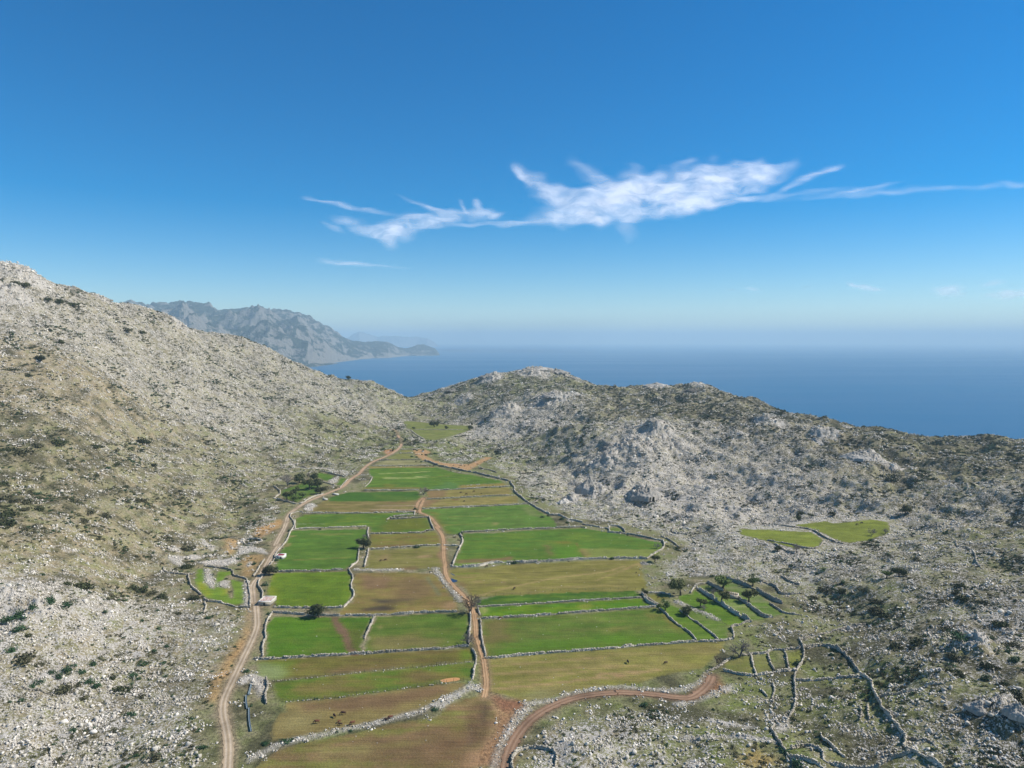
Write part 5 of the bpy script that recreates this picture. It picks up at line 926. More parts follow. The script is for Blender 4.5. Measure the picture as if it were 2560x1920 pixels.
# ================================================================ trees and bushes
def empty(name, x, y, z, rz=0.0):
    o = bpy.data.objects.new(name, None); COL.objects.link(o); o.location = (x, y, z); o.rotation_euler = (0, 0, rz); o.empty_display_size = 1; return o
def tube(p0, p1, r0, r1, k=6):
    p0 = np.array(p0, float); p1 = np.array(p1, float); d = p1 - p0; d /= np.linalg.norm(d) + 1e-9; u = np.cross(d, [0.3, .1, 1.0] if abs(d[2]) < .9 else [1.0, 0, 0]); u /= np.linalg.norm(u); v = np.cross(d, u)
    a = np.arange(k) / k * 2 * math.pi; ring = np.cos(a)[:, None] * u + np.sin(a)[:, None] * v
    V = np.vstack([p0 + ring * r0, p1 + ring * r1]); F = np.array([[i, (i + 1) % k, k + (i + 1) % k, k + i] for i in range(k)]); return V, F
def grow(p, d, L, r, lev, rng, out, tips, spread=.6, k=6):
    n_ = 2; q = np.array(p, float); d = np.array(d, float)
    for i in range(n_):
        e = q + d * L / n_; out.append(tube(q, e, r * (1 - .35 * i / n_), r * (1 - .35 * (i + 1) / n_), k)); q = e; d = d + rng.normal(0, .14, 3); d /= np.linalg.norm(d)
    if lev == 0: tips.append(q); return
    for j in range(rng.integers(2, 4) if lev > 1 else 3):
        e = d + rng.normal(0, spread, 3); e[2] = abs(e[2]) * .7 + .15; e /= np.linalg.norm(e); grow(q, e, L * rng.uniform(.62, .85), r * .6, lev - 1, rng, out, tips, spread, max(3, k - 1))
TREE_MESH = {}
def tree_parts(kind, v):
    key = (kind, v)
    if key in TREE_MESH: return TREE_MESH[key]
    rng = np.random.default_rng(hash((kind, v)) % 1000 if False else sum(map(ord, kind)) * 7 + v); out, tips = [], []
    if kind.startswith('bare'):
        for j in range(3 if kind == 'bare_grey' else 2):
            d = np.array([rng.normal(0, .35), rng.normal(0, .35), 1]); grow((0, 0, 0), d / np.linalg.norm(d), .30, .035, 1, rng, out, tips)
        tr = join(out); out2 = []
        for t in tips:
            for j in range(7):
                d = rng.normal(0, .7, 3) + np.array([t[0], t[1], .4]) * 1.1; grow(t, d / np.linalg.norm(d), .20, .012, 1, rng, out2, [], .5, 3)
        cr = join(out2); mats = (M_TWIG if kind == 'bare_grey' else M_TWIGB,) * 2
    else:
        d = np.array([rng.normal(0, .15), rng.normal(0, .15), 1]); grow((0, 0, 0), d / np.linalg.norm(d), .30, .055, 2, rng, out, tips, .7); tr = join(out)
        T = np.array(tips); T = T[T[:, 2] > .3]; parts = []
        sh = {'olive': (.19, 1200, .045), 'dense': (.25, 1500, .048), 'light': (.19, 1100, .045)}[kind]
        C_ = T[rng.integers(0, len(T), 16)] + rng.normal(0, .06, (16, 3)); C_[:, 2] *= .88; C_ = np.vstack([C_, [[0, 0, .6]] * 4 + rng.normal(0, .14, (4, 3))])
        kk = rng.integers(0, len(C_), sh[1]); dd = rng.normal(0, 1, (sh[1], 3)); dd /= np.linalg.norm(dd, axis=1)[:, None]; c = C_[kk] + dd * (rng.uniform(.3, 1, (sh[1], 1)) ** .6) * sh[0] * rng.uniform(.7, 1.2, len(C_))[kk][:, None] * np.array([1, 1, .8])
        c[:, 2] = np.maximum(c[:, 2], .13); u = rng.normal(0, 1, (sh[1], 3)); u /= np.linalg.norm(u, axis=1)[:, None]; w_ = np.cross(u, dd); w_ /= np.linalg.norm(w_, axis=1)[:, None] + 1e-9; s = sh[2] * rng.uniform(.6, 1.3, (sh[1], 1))
        cr = (np.stack([c - u * s, c - w_ * s * .6, c + u * s, c + w_ * s * .6], 1).reshape(-1, 3), np.arange(4 * sh[1]).reshape(-1, 4)); mats = (M_BARK, {'olive': M_LEAF_O, 'dense': M_LEAF_D, 'light': M_LEAF_L}[kind])
    ms = []
    for nm, (V, F), m in (('trunk', tr, mats[0]), ('crown', cr, mats[1])):
        V = np.array(V); 
        o = mesh_np(nm, V, F, m); me = o.data; bpy.data.objects.remove(o); ms.append(me)
    zmax = cr[0][:, 2].max(); rad = np.percentile(np.hypot(cr[0][:, 0], cr[0][:, 1]), 92); TREE_MESH[key] = (ms, zmax, rad); return TREE_MESH[key]
_tc = [0]
def tree(spec, rpx, kind, label, name='tree', hf=1.0):
    """spec: crop + foot of the trunk; rpx: crown radius in photo pixels"""
    p = pts(spec)[0]; x, y = ground0(p[0], p[1]); x, y = float(x[0]), float(y[0]); R = 1.22 * rpx * math.hypot(y, CAM_H) / FPX; _tc[0] += 1
    ms, zmax, rad = tree_parts(kind, _tc[0] % 4); e = empty(name, x, y, Hs(x, y) - .05, RNG.uniform(0, 6.28)); sx = R / rad; sz = R * 1.75 * hf / zmax; e.scale = (sx, sx, sz)
    for nm, me in zip(('trunk', 'crown'), ms):
        o = bpy.data.objects.new(nm, me); COL.objects.link(o); o.parent = e
    tag(e, label, 'tree', 'trees in and around the valley'); return e
px_ = lambda s: s  # radii below are given in photo pixels
TREES = [('3 1485,395', 14, 'dense', 'big dark round tree beside the two parallel stone walls'), ('3 175,765', 13, 'dense', 'dark tree throwing its shadow across the dirt road'), ('3 870,1345', 16, 'dense', 'round dark tree growing over the long wall of the footpath field'),
 ('4 1195,1290', 23, 'bare_brown', 'largest leafless brown tree at the top of the walled lane'), ('4 1285,1190', 9, 'bare_grey', 'small grey leafless tree touching the big brown one'), ('6 425,235', 15, 'bare_grey', 'silvery leafless tree on the west wall of the lane'),
 ('B 560,600', 19, 'olive', 'widest tree in the orchard, brownish olive crown'), ('B 1140,510', 17, 'light', 'light green tree in the upper middle of the orchard'), ('B 1555,475', 14, 'light', 'bright green tree standing on the highest orchard wall'), ('B 1500,690', 15, 'olive', 'olive tree right of the roofless hut'),
 ('B 1125,695', 15, 'olive', 'olive tree just left of the roofless hut'), ('B 835,760', 11, 'olive', 'slim tree below the tall orchard wall with a leaning trunk'), ('B 345,820', 14, 'light', 'tree hanging over the field wall at the lower left of the orchard'), ('B 650,875', 12, 'dense', 'dark tree with a clear round shadow in the lower orchard'),
 ('B 1020,595', 8, 'bare_grey', 'small leafless tree left of the hut in the orchard'), ('B 885,810', 7, 'bare_grey', 'thin leafless sapling under the tall orchard wall'), ('B 1370,1460', 20, 'bare_grey', 'wide leafless grey bush like tree at the west end of the pens'), ('B 1075,1600', 13, 'bare_brown', 'smaller leafless tree on the rubble below the wide grey one'),
 ('2 545,1085', 10, 'bare_grey', 'grey leafless tree at the meeting of four strip fields'), ('3 1500,250', 5, 'bare_grey', 'small leafless tree behind the big dark round tree'), ('2 695,152', 9, 'dense', 'largest tree in the lone far meadow'), ('2 860,183', 4.5, 'dense', 'small round tree on the thin wall of the far meadow'),
 ('2 1180,195', 6, 'dense', 'tree at the right corner of the far meadow'), ('2 1208,130', 4.5, 'dense', 'smaller dark tree just above the corner tree of the far meadow'), ('2 408,182', 3, 'dense', 'tiny tree at the left edge of the far meadow'), ('2 735,140', 3, 'dense', 'little shrub tree right against the largest far meadow tree'),
 ('1 600,925', 12, 'dense', 'dark evergreen at the top left of the olive grove'), ('1 440,965', 14, 'bare_grey', 'pale leafless tree at the west end of the grove'), ('1 810,900', 11, 'dense', 'dark tree in the centre of the grove by the garden plot'), ('1 745,1020', 13, 'olive', 'greyish olive in the heart of the grove'),
 ('1 860,1000', 12, 'dense', 'dark tree right of the centre of the grove'), ('1 555,1095', 11, 'dense', 'round tree on the green ground of the grove'), ('1 890,1075', 10, 'dense', 'dark tree at the grove corner nearest the road'), ('1 425,1160', 11, 'olive', 'greyish tree at the lower left of the grove'), ('1 515,1185', 9, 'light', 'lowest tree of the grove, mossy green'),
 ('1 640,1135', 8, 'light', 'light green small tree at the lower edge of the grove'), ('1 700,870', 8, 'bare_grey', 'bare branches behind the grove wall'), ('D 288,620', 9, 'dense', 'dark tree above the left green meadow on the rocks'), ('D 265,695', 8, 'olive', 'brownish tree at the edge of the left green meadow'),
 ('D 362,665', 6, 'olive', 'small olive tree between two others above the meadow'), ('D 557,660', 6, 'dense', 'dark little tree over the middle of the right green meadow'), ('D 1190,650', 11, 'dense', 'lone dark green tree with a long shadow right of the meadows'), ('D 1375,495', 5, 'light', 'small tree far up the slope right of the meadows'),
 ('D 1025,1195', 10, 'light', 'tall light green tree among the rocks right of the orchard'), ('D 1130,1190', 13, 'dense', 'wide dark green tree beside the tall light one'), ('D 895,825', 9, 'bare_grey', 'pale leafless tree on the right green meadow'), ('D 1015,810', 7, 'bare_grey', 'second leafless tree at the right tip of the meadow'),
 ('D 250,965', 10, 'bare_grey', 'whitish leafless tree below the left green meadow'), ('D 85,960', 8, 'dense', 'dark bushy tree at the left end of the lower meadow wall'), ('A 1830,945', 9, 'olive', 'bush like tree at the corner east of the wheel tracks'), ('A 1850,790', 7, 'bare_grey', 'low bare shrub inside the east tip of the green field'), ('A 1700,1320', 8, 'dense', 'grey green tree at the end of the thin green strip'),
 ('I 348,890', 9, 'dense', 'lone dark tree on the ochre patch of the left hill'), ('I 525,772', 7, 'dense', 'dark tree higher on the left hill next to a ruin'), ('J 792,1072', 5, 'dense', 'tiny tree on the skyline of the left hill'), ('2 125,490', 4, 'dense', 'dark shrub in the red earth at the road bend'), ('2 540,490', 3, 'dense', 'shrub at the foot of the tall stone block')]
for t_ in TREES: tree(*t_)

BV = []
for k in range(6): V, F = leaf_cards(420, gs, 1.0, .82, .11, True, 7); o = mesh_np('green_bush', V, F, M_LEAF_G); BV.append(o.data); bpy.data.objects.remove(o)
SV = []
for k in range(6): V, F = leaf_cards(420, gs, 1.0, .5, .12, True, 11); o = mesh_np('brown_scrub_bush', V, F, M_LEAF_B if k % 2 else M_LEAF_D); SV.append(o.data); bpy.data.objects.remove(o)
ORD = ['leftmost', 'second', 'third', 'fourth', 'fifth', 'sixth', 'seventh', 'eighth', 'ninth', 'tenth', 'eleventh', 'twelfth', 'thirteenth', 'fourteenth', 'fifteenth', 'sixteenth', 'seventeenth', 'eighteenth', 'nineteenth', 'twentieth', 'twenty first', 'twenty second', 'twenty third', 'twenty fourth']
def bushes(what, where, items, kind='green', group=None):
    P = []
    for it in items:
        sp, r = it; q = pts(sp)[0]; s = ZO[sp.split()[0]][2]; P.append((q[0], q[1], r * s))
    P.sort()
    for i, (a, b, r) in enumerate(P):
        x, y = ground0(a, b + r * .35); x, y = float(x[0]), float(y[0]); R = r * math.hypot(y, CAM_H) / FPX
        pool = BV if kind == 'green' else SV; o = bpy.data.objects.new('green_bush' if kind == 'green' else 'scrub_bush', pool[int(RNG.integers(0, 6))]); COL.objects.link(o)
        o.location = (x, y, Hs(x, y) - .1); o.rotation_euler = (0, 0, RNG.uniform(0, 6.28)); o.scale = (R * 1.05, R * (1.05 if kind == 'green' else .95), R * RNG.uniform(.95, 1.2))
        n_ = len(P); lab = f'{what} {where}' if n_ == 1 else (f'{ORD[i]} {what} {where}' if i == 0 else f'{ORD[i]} {what} from the left {where}')
        tag(o, lab, 'bush', group or f'{what}es {where}')
bushes('round dark green bush', 'in white rocks at the left picture edge', [('F 400,15',38),('F 60,170',52),('F 175,150',52),('F 280,145',38),('F 400,100',48),('F 540,85',52),('F 150,265',44)])
bushes('round dark green bush', 'by the old stone field at lower left', [('F 85,405',44),('F 750,510',35),('F 600,530',26),('F 660,585',38),('F 410,580',33),('F 555,570',40),('F 475,620',36),('F 250,705',34),('F 300,675',38),('F 730,680',44),('F 770,710',46)])
bushes('small green bush', 'on the white rocks left of the road', [('F 1160,525',36),('F 1090,615',34),('F 1130,645',24),('F 1065,680',22),('F 1070,905',44),('F 590,1060',36),('F 1160,180',22),('F 1290,240',28),('F 1355,350',26),('F 1260,405',22),('F 860,115',24),('F 185,825',28),('F 1350,620',24),('F 1690,145',24),('F 1770,405',18),('F 1910,375',18),('F 1660,1195',34),('F 1280,100',20),('F 855,225',24)])
bushes('green bush', 'on the verge of the near dirt road', [('F 2000,575',28),('F 2150,1165',28),('5 95,1370',38)])
bushes('brown scrub bush', 'spreading among the rocks at lower left', [('F 200,460',80),('F 510,740',80),('F 900,630',48),('F 970,720',72),('F 1160,775',42),('F 690,790',45),('F 460,1290',50),('F 1270,1265',52),('F 935,1060',34),('F 640,690',42),('F 1450,105',38),('F 320,510',45),('F 240,300',34)], 'scrub')
bushes('long dark scrub bush', 'in bands west of the lime green plot', [('G 540,1220',60),('G 640,1225',70),('G 720,1240',50),('G 1080,1265',50),('G 1150,1280',50),('G 1230,1305',45),('G 1310,1340',50),('G 1570,1340',45),('G 1540,930',55),('G 1750,850',48),('G 1520,1090',42)], 'scrub')
bushes('dark scrub bush', 'on the yellowish middle of the left hillside', [('G 730,655',48),('G 675,700',44),('G 850,690',56),('G 1130,525',52),('G 1180,535',30),('G 940,262',38),('G 220,535',64),('G 110,545',50),('G 560,285',26),('G 1020,398',28),('G 780,305',30)], 'scrub')
bushes('dark scrub bush', 'crowding the left edge of the hillside', [('G 40,520',60),('G 70,640',85),('G 60,735',70),('G 300,600',55),('G 200,620',44),('G 30,400',36),('G 150,160',85),('G 50,130',70),('G 300,90',50),('G 470,85',60)], 'scrub')
bushes('dark scrub bush', 'high on the left hillside', [('G 780,125',60),('G 1150,10',60),('G 1200,35',44),('G 940,110',36),('G 1250,258',34),('G 1040,185',32),('I 90,960',50),('I 240,1010',36),('I 230,250',50),('I 130,225',50),('I 400,360',46),('I 520,385',50),('I 620,390',50),('I 1100,610',46),('I 1230,640',46),('I 1600,1290',44)], 'scrub')
bushes('small green bush', 'scattered over the left hillside', [('G 870,285',24),('G 170,330',16),('G 480,640',19),('G 1070,615',18),('G 1260,710',19),('G 1240,970',18),('G 345,1140',24),('G 1180,1250',22),('G 1880,520',17),('G 1955,580',17),('G 2020,690',14),('G 1715,640',20),('G 950,150',20),('G 1035,1330',18),('G 930,348',12),('G 1370,382',12)])
bushes('round green bush', 'at the stone heaps above the green plot', [('H 1430,410',50),('H 1725,510',58),('H 1465,525',42),('H 1225,567',38),('H 1255,628',30),('H 980,710',40),('H 1230,780',36),('H 650,320',36),('H 850,340',36),('H 460,850',30),('H 880,1510',52)])
bushes('brown bush', 'around the walls of the lime green plot', [('H 1440,600',44),('H 1305,1020',36),('H 680,1120',80),('H 780,1110',40),('H 480,560',90),('H 290,600',50),('H 1590,1225',20)], 'scrub')
bushes('round green bush', 'along the road wall by the huts', [('3 290,550',36),('3 280,665',36),('3 120,890',46),('3 455,145',34),('3 170,1290',36),('3 120,980',22)])
bushes('green bush', 'growing on the walls beside the central track', [('4 445,367',46),('4 1050,180',38),('4 1087,238',22),('2 440,1280',34),('2 570,1065',12)])
bushes('green bush', 'growing on the walls of the eastern fields', [('A 95,568',26),('A 1328,900',32),('A 200,950',44),('A 465,558',12),('2 1105,1000',14),('2 1415,988',15),('2 770,1150',12),('2 1600,983',14)])
bushes('green bush', 'below the curved wall north of the large green field', [('A 760,450',32),('A 820,487',28),('A 598,410',20),('A 530,425',26),('A 1010,540',26),('A 1515,632',18)])
bushes('green bush', 'at the head of the far fields', [('M 1350,700',70),('M 1100,690',90),('M 1600,980',90),('M 1330,960',60),('M 1220,480',40)])
bushes('dark little bush', 'on the pale rocks of the right hill', [('A 2040,150',24),('A 2005,125',16),('A 1825,440',18),('A 1780,350',22),('A 2180,820',20),('D 365,320',26),('D 360,175',24),('D 520,110',24),('D 360,225',18),('K 1570,1495',28),('K 350,1400',22),('K 310,1595',26),('K 925,1548',18),('K 705,1500',14)])
bushes('green bush', 'among the rocks below the right meadows', [('D 1000,1065',24),('D 1030,980',24),('D 485,1030',22),('D 635,1030',18),('D 485,1100',28),('D 430,1115',22),('D 285,1045',14),('D 890,865',24),('D 640,1210',30),('D 1605,630',18),('D 1540,790',36),('D 1760,1270',26)])
bushes('dark scrub bush', 'in the thickets of the lower right slope', [('E 1010,50',50),('E 1090,90',50),('E 1130,210',50),('E 1200,190',36),('E 1150,400',64),('E 1350,360',60),('E 1300,410',40),('E 1590,250',52),('E 1680,280',40),('E 2040,190',60),('E 2120,330',60),('E 1640,480',60),('E 1600,600',60),('E 1700,610',55),('E 1920,530',64),('E 2130,800',80),('E 2060,840',50),('E 2180,870',50),('E 2060,680',40)], 'scrub')
bushes('bright green bush', 'beside the pale crag at lower right', [('E 1680,392',62),('E 2120,478',44),('E 2075,432',32),('E 1912,630',40),('E 1620,538',36),('E 1950,285',28),('E 2080,395',28)])
bushes('green bush', 'by the enclosure walls at lower right', [('E 365,515',38),('E 390,1350',52),('E 655,462',24),('E 960,165',28),('E 280,1235',40),('E 1000,765',34),('C 520,930',46),('B 990,330',36),('B 2160,1545',54),('6 1890,1470',26)])
bushes('dark scrub bush', 'across the far right hillside', [('D 1000,240',60),('D 1110,270',60),('D 1060,320',50),('D 1300,355',44),('D 1430,335',44),('D 1680,350',40),('D 1340,250',40),('D 500,1270',54),('D 640,1290',50),('D 830,1290',40),('D 1280,1010',50),('D 1650,1250',60),('D 1640,1320',50),('D 1700,1390',60),('D 1850,1410',60),('D 950,1380',60),('D 950,1460',60),('D 2000,1590',50),('D 400,1340',36)], 'scrub')
bushes('grey green bush', 'on the stone bank under the cattle', [('5 2055,975',44),('5 350,1350',52),('5 410,1330',34),('5 940,1245',26),('5 1095,1222',30)])

# ================================================================ boulders that can be told apart
BM = []
for k in range(6): V, F = rock_vf(2, g_, 1.0, .1); o = mesh_np('boulder', V, F, M_LIME); BM.append(o.data); bpy.data.objects.remove(o)
g = np.random.default_rng(77); nb = 0
for nm_, box, cnt in (('left slope', (20, 1480, 560, 1900), 110), ('slope beside the red track', (1290, 1790, 1800, 1910), 80), ('lower right slope', (1850, 1500, 2540, 1900), 110)):
    qx = g.uniform(box[0], box[2], cnt); qy = g.uniform(box[1], box[3], cnt); X, Y = ground0(qx, qy)
    L = []
    for x, y, b_ in zip(X, Y, qy):
        if (bil(d_flat, np.array([x]), np.array([y]))[0] < 6 and nm_ == 'left slope') or rastv(NOROCK, np.array([x]), np.array([y]))[0] > 0: continue
        L.append((b_, x / y, x, y))
    L.sort(reverse=True)
    for r0 in range(0, len(L), 16):
        row = sorted(L[r0:r0 + 16], key=lambda t: t[1]); rn = ['bottom', 'second', 'third', 'fourth', 'fifth', 'sixth', 'seventh', 'eighth'][r0 // 16]
        for i, (_, _, x, y) in enumerate(row):
            o = bpy.data.objects.new('boulder', BM[int(g.integers(0, 6))]); COL.objects.link(o); s = float(g.uniform(.6, 1.35)); o.location = (x, y, Hs(x, y) + s * .15); o.rotation_euler = (g.normal(0, .3), g.normal(0, .3), g.uniform(0, 6.28)); o.scale = (s, s * g.uniform(.6, 1), s * g.uniform(.6, 1.2))
            tag(o, f'{ORD[i]} boulder from the left, {rn} row up, {nm_}'.replace('bottom row up', 'bottom row').replace('leftmost boulder from the left', 'leftmost boulder'), 'boulder', f'boulders on the {nm_}'); nb += 1
def rock_thing(spec, sx, sy, sz, label, name='rock', cat='rock', mat=None):
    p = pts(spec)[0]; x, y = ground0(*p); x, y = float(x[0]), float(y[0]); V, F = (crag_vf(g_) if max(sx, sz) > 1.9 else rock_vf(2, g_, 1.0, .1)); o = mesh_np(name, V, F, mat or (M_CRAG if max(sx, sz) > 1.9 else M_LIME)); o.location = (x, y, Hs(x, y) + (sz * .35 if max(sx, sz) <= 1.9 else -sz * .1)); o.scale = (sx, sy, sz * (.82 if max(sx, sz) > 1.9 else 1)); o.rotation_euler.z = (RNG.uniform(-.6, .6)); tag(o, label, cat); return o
rock_thing('A 1615,1075', .28, .3, 1.3, 'slim upright dark stone standing in the olive pasture', 'standing_stone', 'standing stone', M_BARK)
rock_thing('A 1648,1108', .55, .45, 1.1, 'pale pointed stone standing next to the slim dark one', 'standing_stone', 'standing stone')
rock_thing('A 1600,1040' if False else 'P 1600,1424', .6, .5, .9, 'leaning stone behind the slim upright one', 'standing_stone', 'standing stone')
rock_thing('M 1700,440', 2.3, 2.0, 4.2, 'tall block of stone lit on its right side at the scraped earth', 'rock')
rock_thing('M 1120,330', 1.3, 1.1, 1.2, 'upper of two pale gate piles at the small plot', 'stone_pile', 'stone pile'); rock_thing('M 1090,500', 1.5, 1.2, 1.3, 'lower of two pale gate piles at the small plot', 'stone_pile', 'stone pile')
rock_thing('M 480,520', 1.5, 1.5, 1.2, 'white stone pile at the end of the low wall by the road', 'stone_pile', 'stone pile'); rock_thing('A 1710,965', 3.0, 2.5, 2.2, 'dark rock outcrop at the corner east of the pasture', 'rock_outcrop', 'rock')
rock_thing('B 1390,1230' if False else 'B 510,700', 2.2, 1.8, 1.4, 'whitish rounded rock at the orchard plot corner', 'rock'); rock_thing('E 1790,360', 9, 6, 5, 'pale grey crag standing out of the thicket at lower right', 'rock_outcrop', 'rock'); rock_thing('E 1860,940', 5, 4, 4, 'pale knob of rock in the green at lower right', 'rock_outcrop', 'rock'); rock_thing('E 2150,1060', 4, 4, 5, 'grey leaning crag cut by the right edge', 'rock_outcrop', 'rock')
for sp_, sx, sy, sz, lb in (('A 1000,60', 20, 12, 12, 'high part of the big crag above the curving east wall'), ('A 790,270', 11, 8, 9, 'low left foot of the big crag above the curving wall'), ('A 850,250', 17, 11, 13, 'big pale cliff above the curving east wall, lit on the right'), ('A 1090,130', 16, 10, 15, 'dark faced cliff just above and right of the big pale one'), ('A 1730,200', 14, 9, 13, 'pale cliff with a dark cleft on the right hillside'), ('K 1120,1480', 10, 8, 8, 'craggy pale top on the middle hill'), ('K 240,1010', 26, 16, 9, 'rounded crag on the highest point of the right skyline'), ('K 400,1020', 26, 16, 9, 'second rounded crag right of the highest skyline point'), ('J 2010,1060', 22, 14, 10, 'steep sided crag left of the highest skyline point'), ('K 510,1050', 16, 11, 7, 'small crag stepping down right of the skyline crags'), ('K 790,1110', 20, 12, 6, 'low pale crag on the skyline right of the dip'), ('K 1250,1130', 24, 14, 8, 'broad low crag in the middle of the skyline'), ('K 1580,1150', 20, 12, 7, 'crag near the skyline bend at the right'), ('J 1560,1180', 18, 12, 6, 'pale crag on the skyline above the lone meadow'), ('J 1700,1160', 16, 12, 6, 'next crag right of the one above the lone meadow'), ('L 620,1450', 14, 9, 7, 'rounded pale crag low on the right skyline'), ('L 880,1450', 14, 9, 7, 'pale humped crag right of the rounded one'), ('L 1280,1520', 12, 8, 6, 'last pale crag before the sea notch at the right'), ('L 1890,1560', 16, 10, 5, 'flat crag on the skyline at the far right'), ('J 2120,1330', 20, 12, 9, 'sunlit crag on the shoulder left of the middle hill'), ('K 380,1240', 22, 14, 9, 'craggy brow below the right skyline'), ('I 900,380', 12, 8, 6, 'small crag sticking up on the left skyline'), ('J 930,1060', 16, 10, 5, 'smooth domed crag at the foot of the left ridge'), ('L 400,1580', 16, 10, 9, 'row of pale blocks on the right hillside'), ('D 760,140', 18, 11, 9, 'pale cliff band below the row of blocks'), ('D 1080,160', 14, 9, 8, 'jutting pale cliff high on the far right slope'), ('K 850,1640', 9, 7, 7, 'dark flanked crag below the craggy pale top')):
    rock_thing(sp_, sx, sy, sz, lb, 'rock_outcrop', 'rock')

# ================================================================ cattle
def cow_mesh(graze, seed):
    """standing or grazing cow, head towards +X, one continuous skin, about 2.1 m long"""
    P = {}; E = []
    def n_(k, p, r): P[k] = (p, r)
    n_('hip', (-.72, 0, 1.18), (.27, .27)); n_('bel', (-.2, 0, 1.02), (.34, .36)); n_('che', (.42, 0, 1.08), (.30, .34)); n_('wit', (.66, 0, 1.22), (.2, .26)); E += [('hip', 'bel'), ('bel', 'che'), ('che', 'wit')]
    if graze: n_('nk', (.98, 0, .86), (.14, .17)); n_('pol', (1.2, 0, .5), (.12, .13)); n_('muz', (1.34, 0, .14), (.08, .085))
    else: n_('nk', (.98, 0, 1.42), (.14, .17)); n_('pol', (1.2, 0, 1.55), (.12, .13)); n_('muz', (1.52, 0, 1.36), (.08, .085))
    E += [('wit', 'nk'), ('nk', 'pol'), ('pol', 'muz')]
    hx = {True: -.16, False: 0}[graze]
    for s, t in ((1, 'l'), (-1, 'r')):
        st = .1 * s * (1 if seed % 2 else -1)
        n_('st' + t, (-.66 + st * .3, .19 * s, .84), (.15, .17)); n_('kn' + t, (-.62 + st, .19 * s, .66), (.085, .09)); n_('ho' + t, (-.80 + st, .19 * s, .42), (.055, .06)); n_('hf' + t, (-.76 + st, .19 * s, .03), (.06, .06)); E += [('hip', 'st' + t), ('st' + t, 'kn' + t), ('kn' + t, 'ho' + t), ('ho' + t, 'hf' + t)]
        n_('sh' + t, (.5, .19 * s, .82), (.12, .14)); n_('cr' + t, (.52 - st, .18 * s, .44), (.055, .06)); n_('ff' + t, (.5 - st, .18 * s, .03), (.06, .06)); E += [('che', 'sh' + t), ('sh' + t, 'cr' + t), ('cr' + t, 'ff' + t)]
        q = P['pol'][0]; n_('ea' + t, (q[0] - .04, .24 * s, q[2] + .05), (.03, .05)); E.append(('pol', 'ea' + t)); n_('hn' + t, (q[0] + .06, .17 * s, q[2] + .2), (.018, .018)); E.append(('pol', 'hn' + t))
    n_('ta', (-1.0, 0, 1.16), (.035, .035)); n_('tb', (-1.06, 0, .55), (.03, .03)); E += [('hip', 'ta'), ('ta', 'tb')]
    ks = list(P); me = bpy.data.meshes.new('cow'); me.from_pydata([P[k][0] for k in ks], [(ks.index(a), ks.index(b)) for a, b in E], []); o = bpy.data.objects.new('cow', me); COL.objects.link(o)
    m = o.modifiers.new('skin', 'SKIN'); sk = me.skin_vertices[0].data
    for i, k in enumerate(ks): sk[i].radius = P[k][1]; sk[i].use_root = (k == 'hip')
    o.modifiers.new('sub', 'SUBSURF').levels = 1; dg = bpy.context.evaluated_depsgraph_get(); r = bpy.data.meshes.new_from_object(o.evaluated_get(dg)); bpy.data.objects.remove(o); r.materials.clear(); return r
M_COWS = [mat_plain('cow_hide_' + n, c, .7, .3, 2.0) for n, c in (('red_brown', (.13, .045, .02)), ('dark_brown', (.05, .022, .014)), ('black', (.014, .011, .01)))]
CM = {}
for gz in (True, False):
    for sd_ in (0, 1):
        base = cow_mesh(gz, sd_)
        for mi, m in enumerate(M_COWS): c_ = base.copy(); c_.materials.append(m); CM[(gz, sd_, mi)] = c_
def cow(spec, deg, mi, label, gz=True, s=1.0, cat='cow', group='cattle grazing in the fields'):
    p = pts(spec)[0]; x, y = flat(*p); x, y = float(x), float(y)
    if p[1] < 1390 and p[0] > 2000: x, y = map(float, flat(*p, 4.0))
    z = 4.06 if (p[1] < 1390 and p[0] > 2000) else .06
    o = bpy.data.objects.new('cow', CM[(gz, int(abs(deg)) % 2, mi)]); COL.objects.link(o); o.location = (x, y, z); o.rotation_euler = (0, 0, D2R(deg)); o.scale = (s, s, s); tag(o, label, cat, group)
cow('5 905,1078', 128, 1, 'dark brown cow grazing at the upper left of the herd', s=1.05); cow('5 1005,1048', 185, 1, 'dark brown cow furthest right in the upper row of the herd', s=1.1); cow('5 700,1148', 198, 0, 'reddish brown cow standing apart at the left of the herd', s=1.15); cow('5 958,1138', 240, 0, 'small reddish calf in the middle of the herd', s=.8); cow('5 972,1172', 186, 1, 'small dark calf right below the reddish one', s=.85)
cow('5 1110,1162', 222, 0, 'reddish brown cow grazing next to the stone bank', s=1.15); cow('5 1548,1098', 215, 0, 'red brown cow stepping over the stone bank', s=1.15); cow('5 1500,1118', 190, 1, 'dark cow just left of the one on the stone bank', s=.9)
cow('C 322,455', 100, 2, 'black cow in the right hand pasture, the left one of two', s=1.1); cow('C 758,462', 195, 1, 'dark brown cow lying low at the right of the same pasture', s=.95); cow('4 1420,655', 200, 1, 'brown cow close under the thick dark wall', s=1.0); cow('A 212,1262', 240, 1, 'lone dark cow on the wide olive pasture', s=1.1)
cow('3 1730,572', 200, 1, 'left one of two dark animals on the tan brown field', s=.9); cow('3 1788,562', 20, 1, 'right one of two dark animals on the tan brown field', s=.9); cow('4 15,562', 200, 1, 'dark animal east of the pair on the tan brown field', s=.8)
cow('2 1062,1066', 190, 1, 'leftmost dark cow on the upper tan strip', s=.95); cow('2 1240,1052', 20, 1, 'rightmost dark cow on the upper tan strip', s=1.1); cow('2 1140,1092', 170, 1, 'long dark cow low in the middle of the upper tan strip', s=1.15); cow('2 1105,1118', 200, 1, 'dark cow nearest the wall between the tan strips', s=.8); cow('2 1345,1080', 10, 1, 'faint small cow alone at the right of the upper tan strip', s=.7); cow('2 1110,1186', 240, 2, 'only black cow on the lower tan strip', s=1.0)
